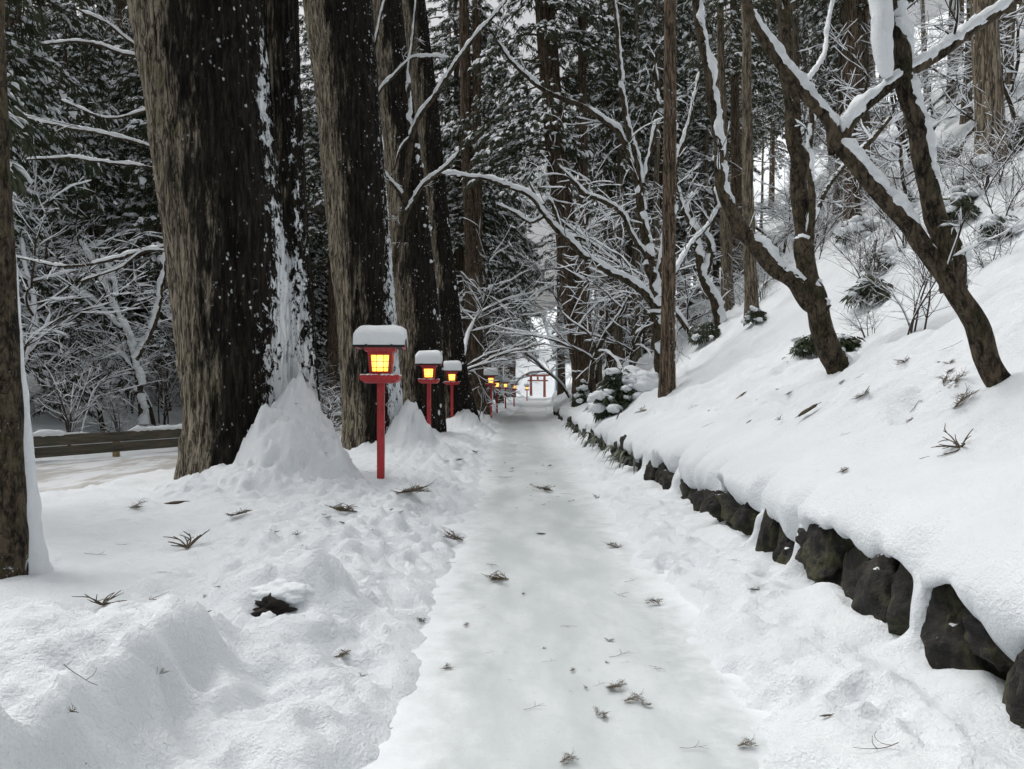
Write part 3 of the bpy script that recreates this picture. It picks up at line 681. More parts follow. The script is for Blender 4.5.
limb_tree('bare_sapling', 'snow-lined sapling with a long diagonal bough before the tight cedar pair', 'sapling', 18.6, [
    [(384, 440, 7), (390, 300, 7), (395, 262, 7), (400, 235, 6.5), (403, 216, 6.5), (406, 180, 6), (411, 140, 6), (420, 115, 5.5), (438, 91, 5), (452, 68, 4.5), (472, 40, 4), (490, 20, 3), (507, 0, 2)],
    [(403, 222, 5), (412, 203, 5), (424, 184, 4.5), (439, 172, 4), (452, 161, 3.2), (460, 148, 3), (461, 134, 3)],
    [(403, 196, 4), (394, 186, 4), (386, 174, 3.5), (380, 155, 2.5)],
    [(411, 136, 4), (409, 110, 4), (408, 85, 3.6), (412, 45, 3), (416, 10, 2.5), (418, -20, 2)],
    [(411, 136, 3), (400, 150, 2.5), (394, 170, 2)],
    [(371, 128, 2), (374, 105, 3), (382, 88, 3), (394, 76, 3), (405, 64, 3), (414, 58, 2.5), (432, 57, 2), (450, 58, 1.5)],
    [(370, 100, 3), (370, 75, 3), (374, 50, 2.6), (380, 20, 2.2), (388, -10, 2)]],
    'bark', .045, .5, 21, 8, .1, thick=[.05, .055, .05, -.025, .03, .05, -.03], gap=.02, step=.07, snowwide=1.25, twig_len=(.15, .5))
limb_tree('bare_sapling', 'small white-coated forked tree rising just behind the roadside guardrail', 'sapling', 23.5, [
    [(143, 436, 8), (142, 415, 7), (139, 390, 7), (136, 368, 7), (132, 350, 6), (124, 330, 6), (114, 308, 5), (104, 285, 4.5), (92, 262, 3.5), (78, 240, 3)],
    [(135, 360, 6), (145, 345, 5), (154, 325, 4.5), (160, 300, 4), (164, 275, 3), (167, 250, 2)],
    [(124, 330, 5), (108, 316, 4), (92, 300, 3), (70, 290, 2)], [(114, 308, 4), (112, 280, 3.5), (100, 255, 3)], [(136, 372, 4), (118, 352, 3), (100, 342, 2)]],
    'bark', .10, 2.2, 24, 8, .1, thick=[-.09, -.09, .09, -.07, .08], gap=-.2, step=.08, snowwide=1.5, twig_len=(.3, .9))
limb_tree('bare_tree', 'crooked little snow-coated tree halfway up the right slope, left of the two-stemmed tree', 'tree', 25.5, [
    [(722, 336, 11), (716, 315, 10), (712, 298, 9), (704, 280, 8), (700, 262, 8), (694, 240, 7), (690, 215, 6), (694, 190, 4)],
    [(704, 280, 7), (710, 255, 6), (708, 232, 5), (716, 210, 4), (714, 185, 3)], [(690, 225, 4), (682, 205, 3), (676, 185, 2)]],
    'bark', .12, 1.2, 26, 9, .12, thick=[-.11, -.11, -.08], gap=0, step=.1, snowwide=1.2, twig_len=(.4, 1.2))
# long dark boughs that reach in from the left above the road
limb_tree('bare_tree', 'dark leafless tree behind the twin cedar with long thin boughs sweeping left over the road', 'tree', 13.8, [
    [(205, 465, 22), (203, 330, 20), (200, 150, 18), (196, -30, 15)],
    [(200, 172, 5), (160, 152, 4), (130, 140, 3.5), (100, 133, 3), (70, 128, 3), (40, 122, 2.5), (10, 112, 2)],
    [(202, 182, 4), (150, 168, 3.2), (110, 163, 3), (70, 158, 2.6), (25, 160, 2)],
    [(200, 80, 5), (150, 62, 4), (120, 52, 3.5), (85, 42, 3), (40, 44, 2.5)], [(200, 70, 4), (140, 48, 3), (110, 25, 3), (75, 8, 2)],
    [(204, 235, 5), (170, 245, 4), (140, 252, 3.5), (100, 262, 3), (60, 266, 2.5), (12, 256, 2)], [(204, 260, 3), (150, 250, 2.6), (120, 268, 2.2), (80, 282, 2)],
    [(202, 120, 3), (160, 108, 2.6), (110, 118, 2.2), (60, 100, 2)]],
    'bark', .03, .9, 28, 7, .1, thick=[0, .035, .03, .03, .03, .035, .03, .03], gap=.2, step=.08, twig_len=(.3, 1.1))

# ------------------------------------------------------------------ conifer crowns
def leaf_template(r):
    v, f = [], []
    for k in range(9):
        a = r.normal(0, .75); L = r.uniform(.16, .36); o = np.array([r.uniform(-.12, .1), r.uniform(-.1, .1), r.uniform(-.03, .02)])
        d = np.array([math.cos(a), math.sin(a), r.uniform(-.9, .05)]); d /= np.linalg.norm(d)
        w = np.cross(d, r.normal(0, 1, 3)); w /= np.linalg.norm(w); w *= r.uniform(.012, .028)
        m_ = o + d * L * .55 - np.array([0, 0, .02]); e = o + d * L - np.array([0, 0, L * .3])
        b = len(v); v += [o - w * .6, o + w * .6, m_ + w, e, m_ - w]; f += [[b, b + 1, b + 2, b + 4]]; f += [[b + 4, b + 2, b + 3, b + 3]]
    v = np.array(v); q = [x for x in f if x[2] != x[3]]; t = [x[:3] for x in f if x[2] == x[3]]
    return v, np.array(q), np.array(t)
def lump_template(r):
    v, f = ico(1); v = v[:, :] * (1 + .38 * r.normal(0, 1, len(v)))[:, None].clip(.4, 1.8)
    v = v * np.array([.175, .10, .045]); v[:, 2] += .03; v[:, 0] += .06; v[:, 2] -= (v[:, 0]**2) * 1.2
    return v, f
_tr = np.random.default_rng(77)
LT = [leaf_template(_tr) for _ in range(5)]; ST = [lump_template(_tr) for _ in range(5)]
def place_many(mb, tmpl, pos, ax, rot, scl, mat_):
    """tmpl at pos, x axis along ax (N,3), roll rot, scale"""
    v = tmpl[0]; x = ax / np.linalg.norm(ax, axis=1)[:, None]
    y = np.cross(np.array([0, 0, 1.])[None], x); y /= np.linalg.norm(y, axis=1)[:, None] + 1e-6; z = np.cross(x, y)
    c, s_ = np.cos(rot)[:, None], np.sin(rot)[:, None]; y, z = y * c + z * s_, z * c - y * s_
    V = pos[:, None] + scl[:, None, None] * (v[None, :, 0:1] * x[:, None] + v[None, :, 1:2] * y[:, None] + v[None, :, 2:3] * z[:, None])
    n = len(v); off = (np.arange(len(pos)) * n)[:, None, None]
    base = mb.n; mb.v.append(V.reshape(-1, 3)); mb.side.append(np.zeros(len(pos) * n)); mb.n += len(pos) * n
    for f in tmpl[1:]:
        ff = (f[None] + off).reshape(-1, f.shape[1]) + base; mb.f.append(ff); mb.m.append(np.full(len(ff), mat_))
def crown(mb, r, h0, h1, rad, nb, dens=1., snowf=.9, shape='cone', droop=.5, spr=1.0, wood=None, cx=(0, 0)):
    pos, ax, sc_ = [], [], []
    for i in range(nb):
        t = (i + r.random()) / nb; h = h0 + (h1 - h0) * t
        L = rad * (1 - t)**.75 if shape == 'cone' else rad * math.sqrt(max(.05, 1 - (1.7 * t - .6)**2)) if shape == 'oval' else rad
        L *= r.uniform(.55, 1.15); L = max(L, .35); az = r.uniform(0, 2 * np.pi); dr = np.array([math.cos(az), math.sin(az), 0]); sd = np.array([-dr[1], dr[0], 0])
        m_ = max(3, int(L / .11 * dens)); s_ = r.uniform(.15, 1, m_)**.7; lat = r.normal(0, .2, m_) * L * (.4 + .6 * (1 - s_)) * .9
        rise = r.uniform(-.1, .25); dp = droop * r.uniform(.7, 1.3)
        z = h + L * (rise * s_ - dp * s_**2) - np.abs(lat) * .25 + r.normal(0, .03, m_)
        pos.append(np.stack([dr[0] * L * s_ + sd[0] * lat + cx[0], dr[1] * L * s_ + sd[1] * lat + cx[1], z], 1))
        slope = rise - 2 * dp * s_
        a_ = dr[None] + sd[None] * np.sign(lat)[:, None] * .6 * r.random(m_)[:, None]; a_ = a_ + np.array([0, 0, 1.])[None] * (slope * .8 + r.normal(0, .15, m_))[:, None]
        ax.append(a_); sc_.append(spr * r.uniform(.7, 1.25, m_))
        if wood is not None:
            tt = np.linspace(0, .92, 6); pp = np.stack([dr[0] * L * tt + cx[0], dr[1] * L * tt + cx[1], h + L * (rise * tt - dp * tt**2) - .03], 1)
            tube(wood, pp, np.linspace(.02 + .012 * L, .006, 6), 4, 0, cap=False)
    pos, ax, sc_ = np.concatenate(pos), np.concatenate(ax), np.concatenate(sc_)
    N_ = len(pos); pick = r.integers(0, 5, N_); rot = r.normal(0, .3, N_)
    for k in range(5):
        q = pick == k; place_many(mb, LT[k], pos[q], ax[q], rot[q], sc_[q], 0)
    q0 = r.random(N_) < min(1, snowf * 1.45)
    for k in range(5):
        for rep_ in range(2):
            q = (np.roll(pick, 1 + rep_) == k) & q0; sz = sc_[q] * (.22 + .72 * r.random(q.sum())**1.4)
            place_many(mb, ST[k], pos[q] + r.normal(0, .07, (q.sum(), 3)) * np.array([1, 1, .3]) + np.array([0, 0, .02]), ax[q] + r.normal(0, .3, (q.sum(), 3)) * np.array([1, 1, .2]), rot[q] * .5, sz, 1)
def conifer(seed, h, h0, rad, nb, tr, shape='cone', barkm='cedar_far', dens=1., snowf=.6, droop=.45, spr=1.0, lean=.02, dead=10, name='cedar_tree', cat='cedar tree'):
    r = np.random.default_rng(seed); t = thing(name, '', cat)
    w = MB(); c = MB()
    n = int(h / .5) + 2; z = np.linspace(-.8, h, n); pp = np.stack([lean * z + .04 * r.normal(0, 1, n).cumsum() * .3, .04 * r.normal(0, 1, n).cumsum() * .3, z], 1)
    R = tr * (1 - np.clip(z, 0, h) / h * .85) * (1 + .35 * np.exp(-np.clip(z, 0, 9) / .4))
    tube(w, pp, R, 14, 0, lambda th, z_, R_: R_ * .12 * fbm(np.cos(th) * 2.2 + seed, np.sin(th) * 2.2, z_ * .5, o=3, s=seed))
    for q in range(dead):                       # bare dead snags below the crown
        hz = r.uniform(.18 * h0 + .5, h0 + 1); az = r.uniform(0, 6.28); L = r.uniform(.3, 1.4); tt = np.linspace(0, 1, 4)[:, None]
        tube(w, np.array([[0, 0, hz]]) + tt * np.array([[math.cos(az) * L, math.sin(az) * L, -.15 * L]]), np.linspace(.02, .006, 4), 4, 0, cap=False)
    crown(c, r, h0, h, rad, nb, dens, snowf, shape, droop, spr, w)
    obj('trunk', w, M[barkm], t); obj('crown', c, [M['leaf'], M['snow_far']], t, smooth=False)
    return t
VAR = {'full': [conifer(100, 15, 1.6, 3.1, 150, .22), conifer(101, 12, 1.0, 2.7, 140, .18, snowf=.7), conifer(102, 18, 3.0, 3.4, 170, .26, snowf=.55)],
       'tall': [conifer(110, 26, 8.0, 3.7, 92, .33, 'oval'), conifer(111, 24, 9.5, 3.4, 82, .30, 'oval', lean=.03), conifer(112, 28, 6.0, 3.8, 105, .36, 'oval', droop=.6)],
       'pole': [conifer(120, 22, 9.5, 2.0, 62, .22, 'oval', 'cedar_pole', dead=16), conifer(121, 20, 10.5, 1.8, 52, .17, 'oval', 'cedar_pole', dead=16, lean=.03)]}
USED = set()
def plant(kind, i, x, y, label, group, scale=1., rz=None, sink=0, tilt=(0, 0)):
    v = VAR[kind][i % len(VAR[kind])]; z = gzs(x, y) - sink
    rz = RNG.uniform(0, 6.28) if rz is None else rz
    if v.name not in USED:
        USED.add(v.name); v.location = (x, y, z); v.rotation_euler = (0, 0, rz); v.scale = (scale,) * 3; tag(v, label, None, group); return v
    return dup(v, (x, y, z), rz, scale, label, group)

# random leafless trees laden with snow
def bare(seed, h, rad, depth=3, t=.045, spread=.75, nb=9, multi=1, name='bare_tree', cat='tree', barkm='bark'):
    r = np.random.default_rng(seed); T = thing(name, '', cat); w, s_ = MB(), MB()
    def rec(p, d, L, R0, k):
        n = max(4, int(L / .16)); pts = [p]; dd = d.copy(); bend = r.normal(0, .05, 3)
        for i in range(n):
            dd = dd + bend + r.normal(0, .07, 3); dd[2] += .012 if k else .04; dd /= np.linalg.norm(dd); pts.append(pts[-1] + dd * L / n)
        pts = np.array(pts); R = np.linspace(R0, R0 * (.45 if k == 0 else .3), len(pts))
        tube(w, pts, R, [9, 6, 4, 3, 3][k], 0, cap=False)
        snowtube(s_, pts, R, t * (1.15 - .2 * k) * r.uniform(.5, 1.3), 6 if k < 2 else 5, 0, .12 + .12 * k, int(r.integers(0, 999)), 1.1)
        if k < depth:
            for q in range(int(nb * (1 if k == 0 else .6 if k == 1 else .45)) + r.integers(0, 2)):
                i = r.integers(int(len(pts) * (.3 if k == 0 else .12)), len(pts)); az = r.normal(0, 1, 3); az[2] *= .5; az /= np.linalg.norm(az)
                v = dd * (1 - spread * .5) + az * spread; v[2] = v[2] * .8 + .12; v /= np.linalg.norm(v)
                rec(pts[i], v, L * r.uniform(.35, .62), max(R[i] * .55, .004), k + 1)
    for m_ in range(multi):
        d = np.array([r.normal(0, .25 if multi > 1 else .1), r.normal(0, .25 if multi > 1 else .1), 1]); d /= np.linalg.norm(d)
        rec(np.array([r.normal(0, .06), r.normal(0, .06), -.3]), d, h * r.uniform(.8, 1.1), rad, 0)
    obj('trunk', w, M[barkm], T); obj('snow_cover', s_, M['snow_far'], T)
    return T
VAR['bare'] = [bare(201, 6, .10), bare(202, 7.5, .12, t=.05), bare(203, 5, .08, spread=.9, t=.055), bare(204, 8, .10, nb=11, t=.05)]
VAR['bush'] = [bare(211, 1.6, .018, 2, .009, .6, 7, 6, 'bare_bush', 'bush', 'twig'), bare(212, 2.2, .022, 2, .010, .7, 8, 5, 'bare_bush', 'bush', 'twig'), bare(213, 1.1, .014, 2, .009, .8, 7, 6, 'bare_bush', 'bush', 'twig')]

def shrub(seed, rx, ry, h, n, name, label, loc, snow=.95, spr=.9, lumps=20, leaf='leaf', big=1.0, massive=()):
    """evergreen shrub bent under snow"""
    r = np.random.default_rng(seed); c = MB(); s_ = MB(); w = MB()
    th = r.uniform(0, 2 * np.pi, n); ph = np.arccos(r.uniform(0, 1, n)); rr = r.uniform(.55, 1.0, n)
    lob = 1 + .3 * fbm(np.cos(th) * 1.5 + seed, np.sin(th) * 1.5, np.cos(ph) * 1.5, o=2, s=seed)
    pos = np.stack([rx * np.sin(ph) * np.cos(th) * rr * lob, ry * np.sin(ph) * np.sin(th) * rr * lob, h * np.cos(ph) * rr * lob + .05], 1)
    ax = np.stack([np.cos(th), np.sin(th), r.uniform(-1, .1, n)], 1); pick = r.integers(0, 5, n); rot = r.normal(0, .4, n); sz = spr * r.uniform(.6, 1.2, n)
    for k in range(5):
        q = pick == k; place_many(c, LT[k], pos[q], ax[q], rot[q], sz[q], 0)
    for i in range(lumps):
        a = r.uniform(0, 6.28); p = np.arccos(r.uniform(.05, 1)); R_ = r.uniform(.88, 1.02)
        lo = 1 + .3 * fbm(np.array([math.cos(a) * 1.5 + seed]), np.array([math.sin(a) * 1.5]), np.array([math.cos(p) * 1.5]), o=2, s=seed)[0]
        q = np.array([rx * math.sin(p) * math.cos(a) * lo * R_, ry * math.sin(p) * math.sin(a) * lo * R_, h * math.cos(p) * lo * R_ + .04])
        z_ = (.2 + .9 * r.random()**1.5) * big * min(rx, h) * .33
        lump(s_, q, (z_ * 1.2, z_ * 1.0, z_ * .62), 3, .6, 1.9, int(r.integers(1, 90)), rz=a)
    for (a, b_, c_, z_) in massive:
        lump(s_, (a, b_, c_), (z_, z_ * .9, z_ * .75), 4, .45, 1.5, int(r.integers(1, 90)))
    for i in range(9):
        k = r.integers(0, n); tt = np.linspace(0, 1, 5)[:, None]; tube(w, np.array([[0, 0, -.1]]) * (1 - tt) + pos[k][None] * tt * np.array([1, 1, 1]), np.linspace(.022, .006, 5), 5, 0, cap=False)
    T = thing(name, label, 'shrub', loc)
    obj('branches', w, M['twig'], T); obj('foliage', c, M[leaf], T, smooth=False)
    if s_.n: obj('snow_cover', s_, M['snow'], T)
    return T

# --- named trees on the right hillside: px, py of the foot, trunk px width
LBL_R = [('pole', 0, (992, 141), 27, 'thick brown cedar trunk at the top right, standing at the head of the snowy slope'),
         ('pole', 1, (838, 150), 9, 'thinnest plantation trunk left of the group of three on the upper right slope'),
         ('pole', 0, (857, 160), 12, 'pale plantation trunk in the middle of the group of three on the upper right slope'),
         ('pole', 1, (868, 158), 9, 'darker plantation trunk right of the group of three on the upper right slope'),
         ('pole', 1, (801, 200), 9, 'pale straight trunk against bright sky, directly behind the two-stemmed mossy tree'),
         ('pole', 0, (618, 345), 9, 'brown trunk left of the bare tree, third back on the right bank'),
         ('pole', 1, (599, 350), 6, 'thin brown trunk right of the brown cedar pair'),
         ('pole', 0, (636, 340), 9, 'brown trunk seen through the fork of the bare tree'),
         ('pole', 1, (655, 330), 8, 'brown trunk just left of the slender dark trunk, farther up the bank'),
         ('pole', 0, (728, 262), 12, 'grey-brown trunk behind the sweeping snowy stem on the right slope'),
         ('pole', 1, (752, 262), 13, 'grey-brown trunk behind the middle of the two-stemmed mossy tree')]
for kind, i, (px, py), w, lb in LBL_R:
    tr = {'pole': [.22, .17], 'tall': [.33, .30, .36]}[kind][i]
    Y = tr * 2 * 1.05 * F / w if px not in (992,) else 16.5
    Y = min(Y, 62)
    x = (px - 512) / F * Y; sc0 = w * Y / F / (2 * tr * 1.0); 
    plant(kind, i, x, Y, lb, None, max(.8, min(sc0, 1.6)))

for (px, Y, i, s_, lb) in [(486, 50, 0, 1.0, 'tall cedar left of the path, right above the fifth lantern'), (500, 74, 1, 1.1, 'tall cedar left of the path beyond the seventh lantern'),
                           (462, 44, 2, 1.0, 'tall cedar behind the third lantern, brown trunk in shade'), (562, 72, 0, 1.15, 'farther tall cedar touching the right post of the gate'),
                           (508, 95, 2, 1.2, 'tall cedar far off above the last lantern'), (330, 40, 0, 1.0, 'tall cedar seen between the twin cedar and the straight cedar'), (318, 52, 1, 1.1, 'farther cedar seen between the twin cedar and the straight cedar'),
                           (612, 41, 1, 1.0, 'tall cedar behind the left bough of the bare tree')]:
    plant('tall', i, (px - 512) / F * Y, Y, lb, None, s_)
t7 = [o for o in bpy.data.objects if o.get('label', '').startswith('brown cedar pair')][0]
r = np.random.default_rng(55); c = MB(); w = MB(); crown(c, r, 10.5, 24, 4.0, 100, 1.1, .6, 'oval', .6, 1.0, w, (-1.6, 0))
obj('crown', c, [M['leaf'], M['snow_far']], t7, smooth=False); obj('branches', w, M['cedar_far'], t7)
# --- forest masses, every tree its own thing
def far_ok(x, y, L, dmin):
    for (a, b) in L:
        if (a - x)**2 + (b - y)**2 < dmin**2: return False
    return True
ZONES = [(-400, 30, 'at the left edge'), (30, 100, 'over the left guardrail end'), (100, 185, 'behind the small white-coated tree'), (185, 330, 'behind the twin cedar'),
         (330, 450, 'behind the big lantern-side cedars'), (450, 500, 'above the middle lanterns'), (500, 535, 'above the last lanterns'), (535, 600, 'right of the gate'), (600, 680, 'around the slender dark trunk'),
         (680, 760, 'behind the crooked little tree'), (760, 860, 'behind the two-stemmed mossy tree'), (860, 940, 'behind the Y-shaped leaning tree'), (940, 1500, 'at the right edge')]
def scatter(n, fx, fy, dmin, seed, kinds, label, group, smin=.8, smax=1.2, test=None):
    r = np.random.default_rng(seed); L = []; tries = 0; rec = []
    while len(L) < n and tries < n * 40:
        tries += 1; y = fy(r); x = fx(r, y)
        if not far_ok(x, y, L, dmin): continue
        if test and not test(x, y): continue
        L.append((x, y)); k, i = kinds[r.integers(0, len(kinds))]
        sc1, rz1 = r.uniform(smin, smax), r.uniform(0, 6.28)
        px = 512 + F * x / y
        if px < -140 - 3000 / y or px > 1164 + 3000 / y: continue
        z = [q for q in ZONES if q[0] <= px < q[1]]
        rec.append((z[0][2] if z else 'outside', y, k, i, x, sc1, rz1))
    KN = {'full': 'low-branched evergreen', 'tall': 'high-crowned cedar', 'pole': 'slender pale-trunked cedar', 'bare': 'leafless tree', 'bush': 'leafless bush'}
    for zn in dict.fromkeys(q[0] for q in rec):
        for kk in dict.fromkeys(q[2] for q in rec if q[0] == zn):
            cell = sorted([q for q in rec if q[0] == zn and q[2] == kk], key=lambda q: q[1])
            for m_, (_, y, k, i, x, sc1, rz1) in enumerate(cell):
                rank = '' if len(cell) == 1 else ('nearest ' if m_ == 0 else 'farthest ' if m_ == len(cell) - 1 else ['', 'second', 'third', 'fourth', 'fifth', 'sixth', 'seventh', 'eighth', 'ninth', 'tenth'][m_] + ' nearest ' if m_ < 10 else 'deep-set %s ' % ('leftmost', 'left', 'middle', 'right', 'rightmost')[(m_ - 10) % 5])
                plant(k, i, x, y, rank + KN[k] + ' ' + label + ', ' + zn, group, sc1, rz1)
F3 = [('full', 0), ('full', 1), ('full', 2)]; T3 = [('tall', 0), ('tall', 1), ('tall', 2)]; P2 = [('pole', 0), ('pole', 1)]
def not_torii(x, y):      # keep the sight line down the path open
    px = 512 + F * x / y
    return not (519 < px < 556 and y < 150)
scatter(36, lambda r, y: float(railx(y)) - 4.5 - 22 * r.random()**1.3, lambda r: 20 + 45 * r.random(), 2.3, 1, F3 + [('tall', 2)],
        'on the slope across the road', 'evergreens on the slope beyond the road')
scatter(34, lambda r, y: float(railx(y)) - 6 - 42 * r.random(), lambda r: 60 + 70 * r.random(), 3, 2, F3 + T3,
        'far up the left hillside', 'distant evergreens on the left hillside')
scatter(11, lambda r, y: -5.8 + 3.4 * r.random() + float(S(y)), lambda r: 42 + 70 * r.random(), 2.6, 3, T3,
        'in the row left of the path', 'tall cedars in the far row left of the path', .9, 1.25, not_torii)
scatter(13, lambda r, y: float(S(y)) + 5.5 + 7 * r.random(), lambda r: 38 + 75 * r.random(), 2.4, 4, T3 + [('pole', 0)],
        'on the far right bank', 'tall cedars on the far right bank', .85, 1.2, not_torii)
scatter(66, lambda r, y: float(S(y)) + 10.5 + 34 * r.random(), lambda r: 26 + 80 * r.random(), 2.3, 5, P2 + P2 + [('tall', 0), ('tall', 1), ('full', 2)],
        'on the right hillside', 'plantation cedars on the right hillside', .8, 1.25)
scatter(36, lambda r, y: -34 + 80 * r.random(), lambda r: 126 + 45 * r.random(), 3.2, 6, F3 + T3,
        'on the closing hill', 'cedars on the hill behind the gate', .9, 1.3, lambda x, y: not (522 < 512 + F * x / y < 560 and y < 150))
scatter(24, lambda r, y: float(railx(y)) - 3 - 6 * r.random(), lambda r: 19 + 30 * r.random(), 2.2, 7, [('bare', 0), ('bare', 1), ('bare', 2), ('bare', 3)],
        'at the foot of the left slope', 'leafless trees at the foot of the left slope', .7, 1.1)
scatter(34, lambda r, y: float(S(y)) + (3.0 + 4 * r.random() if r.random() < .6 else -2.4 - 1.5 * r.random()), lambda r: 27 + 55 * r.random(), 1.5, 8, [('bare', 0), ('bare', 1), ('bare', 2), ('bare', 3)],
        'beside the far path', 'leafless trees along the far path', .7, 1.2, not_torii)
scatter(30, lambda r, y: float(S(y)) + 7.5 + 16 * r.random(), lambda r: 20 + 32 * r.random(), 2.2, 9, [('bare', 0), ('bare', 1), ('bare', 2), ('bare', 3)],
        'on the right slope', 'leafless trees on the right slope', .55, .95, lambda x, y: 512 + F * x / y > 680)
for (px, py, i, s_, lb) in [(913, 333, 1, .62, 'arching bare bush in front of the leaning forked tree'), (870, 290, 0, .8, 'bare bush right of the two-stemmed mossy tree'),
                            (760, 300, 0, .9, 'thin bare bush left of the two-stemmed mossy tree'), (905, 250, 1, .8, 'bare bush behind the fork of the leaning tree'),
                            (985, 190, 1, .8, 'bare bush near the top right of the slope'),                             (885, 238, 2, .8, 'brown bush between the two limbs of the Y-shaped tree, low down'), (992, 262, 2, .7, 'bare brown bush low by the right edge'),
                            (1003, 215, 0, .8, 'bare brown bush midway up the right edge'), (962, 186, 2, 1.0, 'bare brown bush left of the thick top-right trunk'), (868, 336, 2, .5, 'little bare bush right of the two-stemmed tree foot'),
                            (792, 250, 0, .8, 'bare brown bush seen between the stems of the two-stemmed tree'), (745, 300, 2, .9, 'low bare bush right of the crooked little tree'), (690, 330, 2, .9, 'low bare bush left of the crooked little tree'),
                            (925, 285, 0, .5, 'small bare bush just left of the leaning tree foot'), (850, 215, 1, .8, 'upright bare bush above the snowy side limb'), (820, 240, 2, 1.2, 'matted bare bush behind the two-stemmed mossy tree'),
                            (665, 290, 2, 1.0, 'small bare bush behind the slender dark trunk')]:
    p = hit(px, py, 5); plant('bush', i, p[0], p[1], lb, None, s_)
plant('bush', 2, -5.4, 21.5, 'bare bush showing between the twin cedar and the cedar behind the nearest lantern', None, 1.3)
p = hit(165, 425, 22); plant('bush', 1, p[0], p[1], 'reddish bare bush at the foot of the small white-coated tree', None, 1.2)
scatter(18, lambda r, y: float(railx(y)) - 2 - 7 * r.random(), lambda r: 18 + 20 * r.random(), 1.5, 12, [('bush', 0), ('bush', 1), ('bush', 2)], 'low on the left slope', 'bare bushes on the left slope', .8, 1.4)
scatter(16, lambda r, y: float(S(y)) + 5.5 + 10 * r.random(), lambda r: 14 + 24 * r.random(), 1.5, 13, [('bush', 0), ('bush', 1), ('bush', 2)], 'up the right slope', 'bare bushes on the right slope', .5, 1.0, lambda x, y: 512 + F * x / y > 690)

shrub(31, .75, .7, 1.15, 700, 'snowy_shrub', 'big shrub buried under heaped snow, left of the slender dark trunk', (2.85, 19.6, gzs(2.85, 19.6) - .15), lumps=90, big=.75, massive=[(.45, -.2, .75, .5), (.8, -.1, .55, .5), (.15, -.1, .95, .34), (.55, -.4, .35, .42)], spr=.9)
shrub(32, .42, .42, 1.15, 300, 'snowy_shrub', 'narrow snow-heaped shrub at the foot of the brown cedar pair', (2.9, 31.0, .7), lumps=40, big=1.2, spr=1.0)
for (sd, px, py, s_, lb) in [(41, 812, 352, .28, 'small dark evergreen shrub left of the foot of the two-stemmed tree'), (42, 845, 352, .22, 'tiny leafy shrub against the foot of the two-stemmed tree'),
                             (43, 706, 342, .5, 'low dark shrub left of the crooked little tree'), (44, 958, 222, .35, 'dark leafy shrub half buried right of the upright limb'),
                             (45, 870, 300, .35, 'low evergreen shrub between the two leaning trees')]:
    p = hit(px, py, 5); shrub(sd, s_, s_, s_ * 1.3, int(150 * s_ + 60), 'evergreen_shrub', lb, (p[0], p[1], p[2] - .05), lumps=10, big=.8, spr=.45 + s_ * .5, leaf='fern')
SH = [shrub(61, .5, .45, .5, 150, 'snowy_shrub', '', (0, 0, 0), lumps=26, big=1.1, spr=.6), shrub(62, .4, .5, .7, 140, 'snowy_shrub', '', (0, 0, 0), lumps=30, big=1.0, spr=.6, leaf='fern')]
for n_, (px, py, s_, lb) in enumerate([(735, 285, 1.2, 'snow-matted shrub up the slope right of the crooked little tree'), (772, 262, 1.3, 'snow-matted shrub in the gap between the stems of the two-stemmed tree'), (858, 238, 1.1, 'snow-matted shrub above the bare bush on the right slope'),
        (898, 215, 1.0, 'snow-matted shrub just left of the upright limb'), (985, 178, 1.1, 'snow-matted shrub below the thick top-right trunk'), (1010, 155, 1.2, 'snow-matted shrub at the very right edge of the slope'),
        (940, 165, 1.2, 'snow-matted shrub behind the upright limb'), (690, 300, 1.5, 'snow-matted shrub right of the slender dark trunk'), (648, 352, 1.0, 'snow-matted shrub on top of the big buried shrub'),
        (880, 270, .7, 'low snow-matted shrub left of the leaning trunk'), (1000, 235, .7, 'low snow-matted shrub at the right edge midway up'), (755, 322, .6, 'low snow-matted shrub between crooked and two-stemmed trees'), (968, 205, .8, 'small snow-matted shrub above the dark leafy shrub')]):
    p = hit(px, py, 6, 60); q = (p[0], p[1], p[2] - .08)
    if n_ < 2: o = SH[n_]; o.location = q; o.scale = (s_,) * 3; o['label'] = lb
    else: dup(SH[n_ % 2], q, n_ * 1.3, s_, lb)
# drooping snowy evergreen behind the guardrail
p = hit(95, 425, 19); plant('full', 1, -13.6, 23.0, 'low drooping evergreen with snow on its fans, behind the left end of the guardrail', None, .42)
plant('full', 0, -15.2, 22.0, 'evergreen at the left edge behind the guardrail', None, .7)
# evergreen spray reaching in at the top-left corner
r = np.random.default_rng(90); T = thing('evergreen_branches', 'dark evergreen crown with pillows of snow hanging in the top left corner', 'tree', (-5.9, 7.6, gzs(-5.9, 7.6)))
w, c = MB(), MB()
z = np.linspace(-.4, 8, 18); tube(w, np.stack([z * .015, z * 0, z], 1), .10 * (1 - z / 14), 12)
crown(c, r, 3.0, 8, 1.15, 60, 1.5, .5, 'oval', .55, .75, w); obj('trunk', w, M['bark'], T); obj('crown', c, [M['leaf'], M['snow']], T, smooth=False)
T.name = 'evergreen_tree'

